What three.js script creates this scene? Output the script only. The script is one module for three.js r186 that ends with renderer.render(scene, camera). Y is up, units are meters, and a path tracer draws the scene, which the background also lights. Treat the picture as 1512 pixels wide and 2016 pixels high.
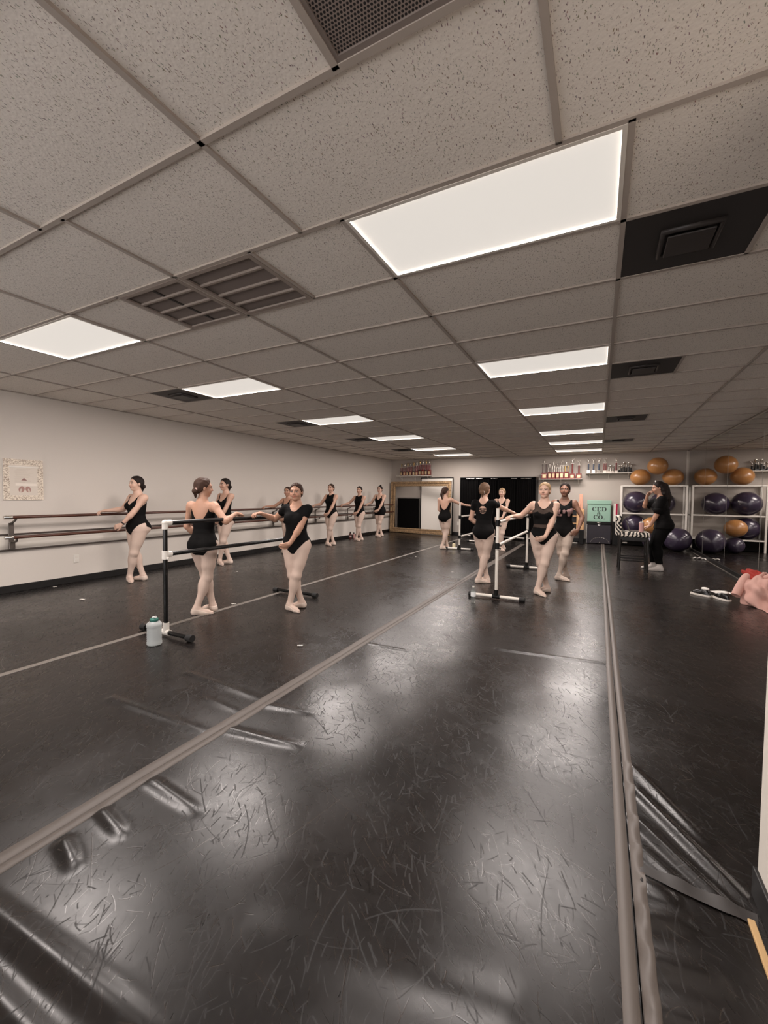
import * as THREE from 'three';
import { RoundedBoxGeometry } from 'three/addons/geometries/RoundedBoxGeometry.js';
import { mergeGeometries } from 'three/addons/utils/BufferGeometryUtils.js';
import { RectAreaLightUniformsLib } from 'three/addons/lights/RectAreaLightUniformsLib.js';

// ---------------------------------------------------------------- camera, light, exposure
RectAreaLightUniformsLib.init();
const scene = new THREE.Scene();
const SKY = 5.0;                                  // overcast daylight outside the shop front
scene.background = new THREE.Color().setRGB(SKY * 0.98, SKY * 0.93, SKY * 0.93);
const EYE = 1.366, CEIL = 2.708;
const camera = new THREE.PerspectiveCamera(2 * Math.atan(1008 / 822.41) * 180 / Math.PI, 1512 / 2016, 0.05, 60);
camera.rotation.order = 'YXZ';
camera.rotation.set(-0.0393, 0.4739, 0.0105);
camera.position.set(0, EYE, 0);
const renderer = new THREE.WebGLRenderer({ antialias: true });
renderer.toneMapping = THREE.LinearToneMapping;
renderer.toneMappingExposure = 1.06;
renderer.shadowMap.enabled = true;
const LAMP_RADIANCE = 27.0;                       // every ceiling panel
const LAMP_COLOR = new THREE.Color().setRGB(1.0, 0.905, 0.86);
const GLOW = new THREE.Color().setRGB(0.64, 0.595, 0.545);

// ---------------------------------------------------------------- helpers
let seed = 12345;
const rnd = (a = 1, b) => { seed = (Math.imul(seed, 1664525) + 1013904223) | 0; const t = (seed >>> 8) / 16777216; return b === undefined ? t * a : a + t * (b - a); };
const taken = {};
function numbered(n) { const k = taken[n] = (taken[n] ?? -1) + 1; return k ? n + '_' + String(k).padStart(3, '0') : n; }
const shade = (m) => { m.castShadow = m.receiveShadow = true; return m; };
function part(name, geo, mat, parent, label) {
  const m = shade(new THREE.Mesh(geo, mat)); m.name = name; parent.add(m);
  if (label) m.userData.label = label;
  return m;
}
function thing(name, label, category, [x, y, z] = [0, 0, 0], turn = 0, group) {
  const o = new THREE.Group(); o.name = numbered(name); o.position.set(x, y, z); o.rotation.y = turn;
  o.userData = { label, category }; if (group) o.userData.group = group;
  scene.add(o); return o;
}
function single(name, geo, mat, label, category, [x, y, z] = [0, 0, 0], turn = 0, group) {
  const o = shade(new THREE.Mesh(geo, mat)); o.name = numbered(name); o.position.set(x, y, z); o.rotation.y = turn;
  o.userData = { label, category }; if (group) o.userData.group = group;
  scene.add(o); return o;
}
function struct(name, label) { const o = new THREE.Group(); o.name = name; o.userData = { kind: 'structure' }; if (label) o.userData.label = label; scene.add(o); return o; }
function copyOf(o, [x, y, z], turn, label) {
  const c = o.clone(); c.name = numbered(o.name.replace(/_\d{3}$/, '')); c.position.set(x, y, z); c.rotation.y = turn;
  c.userData = { ...o.userData }; if (label) c.userData.label = label; scene.add(c); return c;
}
const G = new THREE.Matrix4();
const shift = (g, x, y, z) => g.translate(x, y, z);
function box(x0, x1, y0, y1, z0, z1) { const g = new THREE.BoxGeometry(x1 - x0, y1 - y0, z1 - z0); return g.translate((x0 + x1) / 2, (y0 + y1) / 2, (z0 + z1) / 2); }
function rbox(x0, x1, y0, y1, z0, z1, r = 0.01, s = 2) { const g = new RoundedBoxGeometry(x1 - x0, y1 - y0, z1 - z0, s, Math.min(r, (x1 - x0) / 2.01, (y1 - y0) / 2.01, (z1 - z0) / 2.01)); return g.translate((x0 + x1) / 2, (y0 + y1) / 2, (z0 + z1) / 2); }
function rod(a, b, r, r2 = r, seg = 14) {
  const A = new THREE.Vector3(...a), B = new THREE.Vector3(...b), d = B.clone().sub(A), L = d.length();
  const g = new THREE.CylinderGeometry(r2, r, L, seg);
  g.applyQuaternion(new THREE.Quaternion().setFromUnitVectors(new THREE.Vector3(0, 1, 0), d.normalize()));
  return g.translate((A.x + B.x) / 2, (A.y + B.y) / 2, (A.z + B.z) / 2);
}
const lathe = (pts, seg = 20) => new THREE.LatheGeometry(pts.map(([r, y]) => new THREE.Vector2(r, y)), seg);
const ball = (r, x = 0, y = 0, z = 0, w = 20, h = 14) => new THREE.SphereGeometry(r, w, h).translate(x, y, z);
const join = (list) => mergeGeometries(list.map((g) => { const n = g.index ? g.toNonIndexed() : g.clone(); for (const k of Object.keys(n.attributes)) if (!['position', 'normal', 'uv'].includes(k)) n.deleteAttribute(k); return n; }));
function tubeAlong(pts, r, seg = 40, rad = 8) { return new THREE.TubeGeometry(new THREE.CatmullRomCurve3(pts.map((p) => new THREE.Vector3(...p))), seg, r, rad, false); }
function planar(g, ax, ay, size, ox = 0, oy = 0) {   // texture coordinates in metres over two axes
  const p = g.attributes.position, uv = new Float32Array(p.count * 2), k = { x: 'getX', y: 'getY', z: 'getZ' };
  for (let i = 0; i < p.count; i++) { uv[2 * i] = (p[k[ax]](i) + ox) / size; uv[2 * i + 1] = (p[k[ay]](i) + oy) / size; }
  g.setAttribute('uv', new THREE.BufferAttribute(uv, 2)); return g;
}
function skewed(g, size) { const p = g.attributes.position, uv = new Float32Array(p.count * 2); for (let i = 0; i < p.count; i++) { uv[2 * i] = (p.getX(i) + 0.6 * p.getZ(i) + 0.35 * p.getY(i)) / size; uv[2 * i + 1] = (p.getZ(i) * 0.6 + 0.9 * p.getY(i)) / size; } g.setAttribute('uv', new THREE.BufferAttribute(uv, 2)); return g; }
// value noise
const H2 = (x, y) => { let h = Math.imul(x | 0, 374761393) + Math.imul(y | 0, 668265263); h = Math.imul(h ^ (h >>> 13), 1274126177); return ((h ^ (h >>> 16)) >>> 0) / 4294967296; };
function vnoise(x, y, per = 0) {
  const xi = Math.floor(x), yi = Math.floor(y), fx = x - xi, fy = y - yi, u = fx * fx * (3 - 2 * fx), v = fy * fy * (3 - 2 * fy);
  const w = (a) => per ? ((a % per) + per) % per : a;
  const a = H2(w(xi), w(yi)), b = H2(w(xi + 1), w(yi)), c = H2(w(xi), w(yi + 1)), d = H2(w(xi + 1), w(yi + 1));
  return a + (b - a) * u + (c - a) * v + (a - b - c + d) * u * v;
}
function canvas(w, h, draw, srgb = true) {
  const c = document.createElement('canvas'); c.width = w; c.height = h; draw(c.getContext('2d'), w, h);
  const t = new THREE.CanvasTexture(c); t.wrapS = t.wrapT = THREE.RepeatWrapping; if (srgb) t.colorSpace = THREE.SRGBColorSpace; return t;
}
function dataTex(n, f, srgb = false) {
  const d = new Uint8Array(n * n * 4);
  for (let j = 0; j < n; j++) for (let i = 0; i < n; i++) { const v = f(i, j), o = 4 * (j * n + i); const c = Array.isArray(v) ? v : [v, v, v]; d[o] = c[0]; d[o + 1] = c[1]; d[o + 2] = c[2]; d[o + 3] = 255; }
  const t = new THREE.DataTexture(d, n, n); t.wrapS = t.wrapT = THREE.RepeatWrapping; t.magFilter = THREE.LinearFilter; t.minFilter = THREE.LinearMipmapLinearFilter; t.generateMipmaps = true; if (srgb) t.colorSpace = THREE.SRGBColorSpace; t.needsUpdate = true; return t;
}
const std = (color, roughness = 0.6, more = {}) => new THREE.MeshStandardMaterial({ color, roughness, ...more });
const phys = (color, roughness = 0.6, more = {}) => new THREE.MeshPhysicalMaterial({ color, roughness, ...more });

// ---------------------------------------------------------------- textures and materials
const tileTex = canvas(1024, 1024, (c, w, h) => {
  c.fillStyle = '#ddd5cb'; c.fillRect(0, 0, w, h);
  for (let i = 0; i < 9000; i++) {              // pin holes and worm fissures of mineral fibre tiles
    const x = rnd(w), y = rnd(h), big = rnd() < 0.3, a = rnd(-0.5, 0.5) + Math.PI / 2, l = big ? rnd(4, 9) : rnd(1, 3);
    c.strokeStyle = `rgba(${66 + rnd(40) | 0},${55 + rnd(36) | 0},${48 + rnd(30) | 0},${rnd(0.4, 1)})`; c.lineWidth = big ? rnd(1, 2.2) : rnd(0.7, 1.7);
    c.beginPath(); c.moveTo(x, y); c.quadraticCurveTo(x + Math.cos(a) * l * 0.6 + rnd(-2, 2), y + Math.sin(a) * l * 0.6, x + Math.cos(a) * l, y + Math.sin(a) * l); c.stroke();
  }
});
const tileBump = dataTex(512, (i, j) => 110 + 90 * vnoise(i / 4, j / 4, 128) + 55 * vnoise(i / 1.5, j / 1.5, 341));
const floorN = 2048, floorSize = 3.2;
const scuffs = []; for (let i = 0; i < 15000; i++) scuffs.push([rnd(floorN), rnd(floorN), rnd() < 0.6 ? rnd(-0.6, 0.6) + 2.2 : rnd(6.283), rnd() < 0.05 ? rnd(60, 200) : rnd(6, 48), rnd(-0.3, 0.3), rnd(), rnd()]);
function drawScuffs(c, style) {
  for (const [x, y, a, l, bend, k, t] of scuffs) {
    const s = style(k, t); if (!s) continue; c.strokeStyle = s[0]; c.lineWidth = s[1];
    for (const dx of [0, -floorN, floorN]) for (const dy of [0, -floorN, floorN]) {
      const X = x + dx, Y = y + dy; if (X < -220 || Y < -220 || X > floorN + 220 || Y > floorN + 220) continue;
      c.beginPath(); c.moveTo(X, Y); c.quadraticCurveTo(X + Math.cos(a + bend) * l / 2, Y + Math.sin(a + bend) * l / 2, X + Math.cos(a) * l, Y + Math.sin(a) * l); c.stroke();
    }
  }
}
function mottle(c, n, lo, hi, cells) {
  const im = c.getImageData(0, 0, n, n), d = im.data;
  for (let j = 0; j < n; j++) for (let i = 0; i < n; i++) {
    let v = 0, s = 1, t = 0; for (const k of cells) { v += s * vnoise(i / n * k, j / n * k, k); t += s; s *= 0.7; }
    v = lo + (hi - lo) * v / t; const o = 4 * (j * n + i); d[o] *= v; d[o + 1] *= v; d[o + 2] *= v;
  }
  c.putImageData(im, 0, 0);
}
const floorColor = canvas(floorN, floorN, (c, n) => {
  c.fillStyle = '#191513'; c.fillRect(0, 0, n, n); mottle(c, n, 0.62, 1.3, [7, 19, 53, 160]);
  drawScuffs(c, (k, t) => k < 0.4 ? [`rgba(122,112,103,${0.06 + 0.3 * t * t})`, 0.6 + t] : k < 0.85 ? [`rgba(8,7,6,${0.1 + 0.4 * t})`, 0.8 + 2.4 * t * t * t] : null);
});
const floorRough = canvas(floorN, floorN, (c, n) => {
  c.fillStyle = 'rgb(72,72,72)'; c.fillRect(0, 0, n, n); mottle(c, n, 0.72, 1.28, [5, 17, 61, 220]);
  drawScuffs(c, (k, t) => k < 0.45 ? [`rgba(34,34,34,${0.15 + 0.4 * t})`, 0.7 + t] : [`rgba(170,170,170,${0.1 + 0.4 * t})`, 0.8 + 2.4 * t * t]);
}, false);
const floorBump = canvas(floorN, floorN, (c, n) => {
  c.fillStyle = 'rgb(128,128,128)'; c.fillRect(0, 0, n, n); mottle(c, n, 0.7, 1.3, [11, 37, 97, 260]);
  drawScuffs(c, (k, t) => k < 0.6 ? [`rgba(70,70,70,${0.1 + 0.3 * t})`, 0.7 + 0.8 * t] : [`rgba(190,190,190,${0.1 + 0.3 * t})`, 0.9]);
}, false);
const wallBump = dataTex(512, (i, j) => 128 + 70 * (vnoise(i / 6, j / 6, 85.333 | 0) - 0.5) + 50 * (vnoise(i / 2.5, j / 2.5) - 0.5));
const woodTex = (a, b, n = 256) => dataTex(n, (i, j) => { const t = 0.5 + 0.5 * Math.sin(j / n * 60 + 7 * vnoise(i / n * 3, j / n * 14)) * 0.7 + 0.3 * (vnoise(i / 22, j / 1.6) - 0.5); return a.map((v, k) => v + (b[k] - v) * Math.min(1, Math.max(0, t))); }, true);
const perfTex = canvas(512, 512, (c, n) => {
  c.fillStyle = '#877971'; c.fillRect(0, 0, n, n); c.fillStyle = '#141010';
  const k = 16, s = n / k; for (let j = 0; j < k; j++) for (let i = 0; i <= k; i++) { c.beginPath(); c.arc((i + (j % 2) / 2) * s, (j + 0.5) * s, s * 0.36, 0, 7); c.fill(); }
});
const goldTex = dataTex(256, (i, j) => { const v = 0.75 + 0.5 * (vnoise(i / 9, j / 9, 28) - 0.5) + 0.5 * (vnoise(i / 3, j / 3) - 0.5); return [214 * v, 178 * v, 136 * v]; }, true);
const carveBump = dataTex(256, (i, j) => { const a = Math.sin(i / 256 * 6.283 * 8), b = Math.sin(j / 256 * 6.283 * 8); return 128 + 80 * a * b + 40 * Math.sin((i + j) / 256 * 6.283 * 16); });
const zebraTex = dataTex(512, (i, j) => { const v = Math.sin(i / 512 * 62 + 3.4 * Math.sin(j / 512 * 11 + 1) + 6 * vnoise(i / 90, j / 60) + 2 * vnoise(i / 30, j / 30)); return v > 0.02 ? [226, 216, 202] : [14, 12, 12]; }, true);
const laceTex = canvas(512, 640, (c, w, h) => {
  c.fillStyle = '#e8dccb'; c.fillRect(0, 0, w, h);
  for (let i = 0; i < 2600; i++) { const x = rnd(w), y = rnd(h); if (x > 80 && x < w - 80 && y > 86 && y < h - 70) continue; c.strokeStyle = `rgba(120,98,80,${rnd(0.35, 0.8)})`; c.lineWidth = rnd(2, 4.5); c.beginPath(); c.arc(x, y, rnd(3, 8), rnd(6), rnd(6) + 2.4); c.stroke(); }
  c.fillStyle = '#d8cdc0'; c.fillRect(78, 90, w - 156, h - 165);
  c.fillStyle = '#efe6da'; c.fillRect(78, 110, w - 156, 22);
  for (let i = 0; i < 26; i++) { c.fillStyle = `rgba(170,155,142,${rnd(0.1, 0.3)})`; c.fillRect(130 + rnd(40), 150 + i * 12, rnd(120, 240), 5); }
  c.fillStyle = '#8d6862'; c.beginPath(); c.moveTo(222, 330); c.lineTo(258, 290); c.lineTo(300, 332); c.closePath(); c.fill();
  c.fillStyle = '#e9dfd3'; c.fillRect(150, 375, 270, 40);
  c.fillStyle = '#a98379'; c.beginPath(); c.ellipse(225, 470, 38, 50, 0.3, 0, 7); c.fill(); c.beginPath(); c.ellipse(310, 470, 34, 48, -0.3, 0, 7); c.fill();
  c.fillStyle = '#cdbdb0'; c.beginPath(); c.ellipse(215, 490, 12, 30, 0.2, 0, 7); c.fill(); c.beginPath(); c.ellipse(318, 490, 12, 30, -0.2, 0, 7); c.fill();
});
const signTex = canvas(512, 448, (c, w, h) => {
  c.fillStyle = '#8aab99'; c.fillRect(0, 0, w, h); c.strokeStyle = '#6f937f'; c.lineWidth = 5; c.strokeRect(6, 6, w - 12, h - 12);
  c.fillStyle = '#17191a'; c.textAlign = 'center'; c.textBaseline = 'middle'; c.font = 'bold 150px serif';
  c.save(); c.translate(w / 2 + 8, 128); c.scale(1.1, 0.95); c.fillText('CED', 0, 0); c.restore();
  c.font = 'bold 116px serif'; c.fillText('&', w / 2 + 2, 232);
  c.font = 'bold 150px serif'; c.save(); c.translate(w / 2 + 10, 338); c.scale(1.05, 0.95); c.fillText('CO.', 0, 0); c.restore();
});
const M = {
  tile: std(0xffffff, 0.95, { map: tileTex, bumpMap: tileBump, bumpScale: 0.0015 }),
  tee: std(0xa69b91, 0.55), plenum: std(0x3a3532, 0.9),
  wall: std(0xd3cbc2, 0.85, { bumpMap: wallBump, bumpScale: 0.0008 }), wallBackDimmed: std(0xb3aaa1, 0.85, { bumpMap: wallBump, bumpScale: 0.0008 }), wallWhite: std(0xcfc8be, 0.8, { bumpMap: wallBump, bumpScale: 0.0008 }),  // one paint: left wall lightened, back wall darkened, light level put into the colour
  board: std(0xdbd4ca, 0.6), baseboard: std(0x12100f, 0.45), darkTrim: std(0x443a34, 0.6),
  floor: phys(0xffffff, 1, { specularIntensity: 0.78, map: floorColor, roughnessMap: floorRough, bumpMap: floorBump, bumpScale: 0.0011 }),
  tape: std(0x544c46, 0.5), tapeLight: std(0x6e6760, 0.55), tapeBlack: std(0x2c2826, 0.5),
  pane: phys(0xffffff, 0.02, { transmission: 1, thickness: 0, ior: 1.45 }),
  mirror: std(0xd8d6d3, 0.015, { metalness: 1 }), seam: std(0x8f8a83, 0.5),
  lampFrame: std(0xd7d0c6, 0.5), diffuser: std(0x8a8680, 0.5, { emissive: GLOW }),
  black: phys(0x0a0908, 0.5, { specularIntensity: 0.5 }), blackMatte: phys(0x070606, 0.9, { specularIntensity: 0.2 }), blackGloss: std(0x0b0a0a, 0.25), curtain: phys(0x070606, 0.95, { specularIntensity: 0.15 }), vent: std(0x231f1d, 0.6), ventIn: std(0x2f2a28, 0.5),
  filter: std(0x7a6f68, 0.9), grille: std(0x8d8178, 0.5), perf: std(0xffffff, 0.7, { map: perfTex }),
  wood: std(0xffffff, 0.4, { map: woodTex([66, 36, 24], [98, 58, 42]) }), pine: std(0xffffff, 0.6, { map: woodTex([196, 150, 104], [222, 182, 138]) }), pinePink: std(0xffffff, 0.7, { map: woodTex([190, 140, 118], [214, 166, 142]) }),
  steel: std(0x77706a, 0.35, { metalness: 0.8 }), chrome: std(0xd6d2cc, 0.18, { metalness: 1 }), darkWood: std(0x120e0c, 0.35),
  white: std(0xd9d2c8, 0.5), whitePipe: std(0xd3ccc2, 0.32), whiteShiny: std(0xe2dcd3, 0.35), paper: std(0xe9e4dc, 0.8),
  gold: std(0xffffff, 0.4, { map: goldTex, metalness: 0.3, bumpMap: carveBump, bumpScale: 0.003 }), goldPlain: std(0xffffff, 0.35, { map: goldTex, metalness: 0.35 }),
  zebra: std(0xffffff, 0.7, { map: zebraTex }),
  ballGold: phys(0xb17c48, 0.32, { clearcoat: 0.4, clearcoatRoughness: 0.25 }), ballPurple: phys(0x352c3e, 0.28, { clearcoat: 0.5, clearcoatRoughness: 0.2 }), plug: std(0xded8d0, 0.5),
  mint: std(0x8aab99, 0.6), mintDark: std(0x7da08c, 0.6), sign: std(0xffffff, 0.6, { map: signTex }), trunk: std(0x1d1720, 0.5),
  pink: std(0xc79c90, 0.9), pinkDeep: std(0x9a2a1e, 0.8), magenta: std(0xa8123f, 0.6), tumbler: std(0xc99a94, 0.4),
  trophyRed: phys(0x6e1410, 0.3, { clearcoat: 0.5 }), trophyWood: phys(0x3a1712, 0.3, { clearcoat: 0.6 }), trophyBlue: phys(0x28384e, 0.3, { clearcoat: 0.5 }), trophySilver: std(0xcfc9c0, 0.25, { metalness: 0.9 }), trophyGold: std(0xc9a66a, 0.25, { metalness: 0.9 }), marble: std(0xd9d0c6, 0.35), plaque: std(0xd8c29a, 0.35, { metalness: 0.6 }), trophyBlack: std(0x110e0e, 0.3),
  bottleClear: phys(0xeef0ee, 0.08, { transmission: 0.92, thickness: 0, ior: 1.4 }), jug: phys(0xdfe3e2, 0.35, { transmission: 0.55, thickness: 0, ior: 1.4 }), water: phys(0xffffff, 0.03, { transmission: 1, thickness: 0.05, ior: 1.33 }),
  teal: std(0x2f6f63, 0.4), label: std(0xdfe0de, 0.5), cream: std(0xd8cba8, 0.5), laptop: std(0x6d6864, 0.35, { metalness: 0.6 }), screen: std(0x15161a, 0.2), rubber: std(0x151312, 0.7), shimWood: std(0xb89668, 0.7),
  poster: std(0xffffff, 0.5, { map: laceTex }), outlet: std(0xddd8cf, 0.45), redBrown: std(0x5a2a22, 0.4),
};
const Z = (r) => -r;   // depth into the room counts along -z

// ---------------------------------------------------------------- room shell
const XL = -7.044, XR = 2.205, ZB = 14.34, XN = 0.52, ZN = 1.82, ZF = -2.6;   // left wall, mirror wall, back wall, near wall stub, front wall
{
  const wl = struct('wall_left', 'long beige grey wall with the wall mounted ballet barres');
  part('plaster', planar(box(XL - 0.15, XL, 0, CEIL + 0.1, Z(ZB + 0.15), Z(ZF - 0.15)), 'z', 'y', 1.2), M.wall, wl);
  const wb = struct('wall_back', 'far beige grey wall above the shelves');
  part('plaster', planar(box(XL, XR, 0, CEIL + 0.1, Z(ZB + 0.15), Z(ZB)), 'x', 'y', 1.2), M.wallBackDimmed, wb);
  const wr = struct('wall_right', 'right wall behind the mirrors');
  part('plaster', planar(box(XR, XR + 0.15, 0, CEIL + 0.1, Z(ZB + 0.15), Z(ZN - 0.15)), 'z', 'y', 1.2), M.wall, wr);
  part('corner_trim', box(XR - 0.045, XR, 0, CEIL, Z(ZB), Z(ZB - 0.05)), M.board, wr);
  const wn = struct('wall_near', 'white wall end close to the camera');
  part('plaster', planar(box(XN, XN + 0.15, 0, CEIL + 0.1, Z(ZN), Z(ZF - 0.15)), 'z', 'y', 1.2), M.wallWhite, wn);
  part('plaster', planar(box(XN + 0.15, XR + 0.15, 0, CEIL + 0.1, Z(ZN), Z(ZN - 0.15)), 'x', 'y', 1.2), M.wallWhite, wn);
  const wf = struct('wall_front', 'white wall behind the camera');
  const WX0 = -6.4, WX1 = 0.1, WY0 = 0.35, WY1 = 2.5;   // shop front windows behind the camera
  part('plaster', planar(box(XL - 0.15, WX0, 0, CEIL + 0.1, Z(ZF), Z(ZF - 0.15)), 'x', 'y', 1.2), M.wallWhite, wf); part('plaster', planar(box(WX1, XN + 0.15, 0, CEIL + 0.1, Z(ZF), Z(ZF - 0.15)), 'x', 'y', 1.2), M.wallWhite, wf);
  part('plaster', planar(box(WX0, WX1, 0, WY0, Z(ZF), Z(ZF - 0.15)), 'x', 'y', 1.2), M.wallWhite, wf); part('plaster', planar(box(WX0, WX1, WY1, CEIL + 0.1, Z(ZF), Z(ZF - 0.15)), 'x', 'y', 1.2), M.wallWhite, wf);
  const nW = 4, ww = (WX1 - WX0) / nW;
  for (let i = 0; i < nW; i++) {
    const w = struct('window_' + (i + 1), 'shop front window behind the camera'), a = WX0 + i * ww, b = a + ww;
    part('window_frame', join([box(a, a + 0.05, WY0, WY1, Z(ZF - 0.04), Z(ZF - 0.1)), box(b - 0.05, b, WY0, WY1, Z(ZF - 0.04), Z(ZF - 0.1)), box(a + 0.05, b - 0.05, WY0, WY0 + 0.05, Z(ZF - 0.04), Z(ZF - 0.1)), box(a + 0.05, b - 0.05, WY1 - 0.05, WY1, Z(ZF - 0.04), Z(ZF - 0.1))]), M.steel, w);
    part('pane', box(a + 0.05, b - 0.05, WY0 + 0.05, WY1 - 0.05, Z(ZF - 0.06), Z(ZF - 0.066)), M.pane, w);
  }
  const bl = struct('baseboard_left', 'black vinyl baseboard'); part('strip', rbox(XL - 0.004, XL + 0.012, 0, 0.1, Z(ZB), Z(ZF), 0.004), M.baseboard, bl);
  const bb = struct('baseboard_back', 'black vinyl baseboard'); part('strip', rbox(XL + 0.012, XR - 0.05, 0, 0.1, Z(ZB), Z(ZB - 0.012), 0.004), M.baseboard, bb);
  const br = struct('baseboard_right', 'black baseboard under the mirrors'); part('strip', rbox(XR - 0.03, XR, 0, 0.085, Z(ZB), Z(ZN), 0.006), M.baseboard, br);
  part('pale_edge', box(XR - 0.04, XR - 0.03, 0, 0.01, Z(ZB - 0.1), Z(ZN)), M.tapeLight, br);
  const bn = struct('baseboard_near', 'black baseboard of the near wall'); part('strip', rbox(XN - 0.012, XN + 0.15, 0, 0.1, Z(ZN + 0.012), Z(ZF), 0.004), M.baseboard, bn);
  const tr = struct('trim_1', 'wooden strip along the near wall'); part('strip', rbox(XN - 0.055, XN - 0.035, 0.001, 0.014, Z(1.70), Z(0.2), 0.003), M.shimWood, tr);
}
// mirrors on the right wall
{
  const seams = [2.5, 4.38, 6.31, 8.23, 10.17, 12.08, 14.28];
  for (let i = 0; i + 1 < seams.length; i++) {
    const far = i === seams.length - 2;
    const m = thing('wall_mirror', ['frameless wall mirror panel just past the near wall', 'frameless wall mirror panel, third from the near corner side', 'frameless wall mirror panel beside the pink clothes heap', 'frameless wall mirror panel at the right edge above the pink clothes', 'frameless wall mirror panel showing the reflected trophies', 'frameless wall mirror panel beside the ball rack, farthest one'][i], 'mirror', [XR - 0.012, 0.09, Z((seams[i] + seams[i + 1]) / 2)], 0, 'mirror panels on the right wall');
    const L = seams[i + 1] - seams[i] - 0.006;
    part('glass', box(0, 0.008, 0, 2.585, -L / 2, L / 2), M.mirror, m);
    part('edge_channel', box(-0.002, 0.01, 0, 2.585, L / 2, L / 2 + 0.004), M.seam, m);
  }
}
// ceiling
const X0 = 0.07, TW = 1.219, TD = 0.6096, Z0 = 1.752;
const ceiling = struct('ceiling', 'suspended grid ceiling of fissured tiles');
part('slab', box(XL - 0.15, XR + 0.15, CEIL + 0.1, CEIL + 0.25, Z(ZB + 0.15), Z(ZF - 0.15)), M.plenum, ceiling);
const lampCells = new Set(), holes = [];
const lampRight = [0, 4, 8, 12, 15, 18], lampLeft = [0, 3, 7, 11, 15, 18];
const ventRight = [1, 5, 10, 15], ventLeft = [3, 7, 11, 15];
{
  const tiles = {};
  const tile = (x0, x1, z0, z1) => {             // x range, depth range
    const w = x1 - x0 - 0.012, d = z1 - z0 - 0.012; if (w < 0.05 || d < 0.05) return;
    const v = rnd(5) | 0, key = w.toFixed(3) + d.toFixed(3) + v;
    const g = tiles[key] ??= planar(rbox(-w / 2, w / 2, 0, 0.016, -d / 2, d / 2, 0.004, 1), 'x', 'z', 1.1, v * 0.31, v * 0.47);
    const m = part('ceiling_tile', g, M.tile, ceiling); m.position.set((x0 + x1) / 2, CEIL + 0.005 + rnd(-0.002, 0.002), Z((z0 + z1) / 2)); m.rotation.set(rnd(-0.003, 0.003), 0, rnd(-0.002, 0.002));
  };
  const cross = (x0, x1, z) => part('cross_tee', box(x0 + 0.012, x1 - 0.012, CEIL - 0.006, CEIL + 0.02, Z(z) - 0.012, Z(z) + 0.012), M.tee, ceiling);
  const main = (x, z0, z1) => part('main_tee', box(x - 0.012, x + 0.012, CEIL - 0.006, CEIL + 0.03, Z(z1), Z(z0)), M.tee, ceiling);
  const busy = (x, zc) => holes.some(([a, b, c, d]) => x > a && x < b && zc > c && zc < d);
  const cols = []; for (let a = -6; a <= 2; a++) cols.push(X0 + a * TW);
  const row = (n) => Z0 + n * TD;
  const lampAt = (c, n) => holes.push([X0 + c * TW - 0.01, X0 + (c + 1) * TW + 0.01, row(n) - 0.01, row(n + 1) + 0.01]);
  lampRight.forEach((n) => lampAt(-1, n)); lampLeft.forEach((n) => lampAt(-4, n));
  ventRight.forEach((n) => holes.push([X0, X0 + TW / 2, row(n), row(n + 1)])); ventLeft.forEach((n) => holes.push([X0 - 4.5 * TW, X0 - 4 * TW, row(n), row(n + 1)]));
  holes.push([X0 - 2.5 * TW, X0 - 1.5 * TW, row(0), row(1)]);
  const lay = (edges, z0, z1) => {
    for (let i = 0; i + 1 < edges.length; i++) {
      const a = Math.max(edges[i], XL), b = Math.min(edges[i + 1], XR); if (b - a < 0.06) continue;
      const mid = (a + b) / 2, zc = (z0 + z1) / 2, q1 = a + (b - a) / 4, q3 = b - (b - a) / 4;
      const h1 = busy(q1, zc), h3 = busy(q3, zc);
      if (h1 && h3) continue;
      if (!h1 && !h3) { tile(a, b, z0, z1); continue; }
      if (h1) { tile(mid, b, z0, z1); main(mid, z0, z1); } else { tile(a, mid, z0, z1); main(mid, z0, z1); }
    }
  };
  const nLast = Math.floor((ZB - Z0) / TD);
  for (let n = 0; n <= nLast; n++) lay(cols, row(n), Math.min(row(n + 1), ZB));
  // rows nearer than the first lamps are set off sideways
  const shifted = [[-1, [-7.3, -6.04, -4.82, -3.6, -2.38, -1.39, -0.17, 1.05]], [-2, [-7.3, -6.2, -4.98, -3.79, -2.57, -1.39, -0.77, 0.45, 1.0]]];
  holes.push([-0.77, 0.45, row(-2), row(-1)]);
  for (const [n, e] of shifted) { const xs = e.map((x, i) => i === e.length - 1 ? Math.min(x, XN + 0.1) : x); lay(xs, row(n), row(n + 1)); xs.slice(1, -1).forEach((x) => { if (!(n === -2 && x > 0.4)) main(x, row(n), row(n + 1)); }); }
  const back = cols.filter((x) => x < XN); back.push(XN + 0.1);
  for (let n = -3; row(n) > ZF; n--) lay(back, row(n), row(n + 1));
  lay(back, ZF, row(-7));
  cols.forEach((x) => { if (x < XL + 0.05 || x > XR - 0.05) return; main(x, Z0, ZB); if (x < XN) main(x, ZF, row(-2)); });
  for (let n = -6; n <= nLast; n++) { const e = n < 0 ? [XL, XN] : [XL, XR]; cross(e[0], e[1], row(n)); }
  part('wall_angle', box(XL, XL + 0.022, CEIL - 0.008, CEIL + 0.02, Z(ZB), Z(ZF)), M.tee, ceiling);
  part('wall_angle', box(XR - 0.022, XR, CEIL - 0.008, CEIL + 0.02, Z(ZB), Z(ZN)), M.tee, ceiling);
  part('wall_angle', box(XL, XR, CEIL - 0.008, CEIL + 0.02, Z(ZB), Z(ZB - 0.022)), M.tee, ceiling);
  // lamps
  const words = ['nearest the camera', 'second from the camera', 'third from the camera', 'fourth from the camera', 'fifth from the camera', 'farthest, close to the back wall'];
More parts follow.
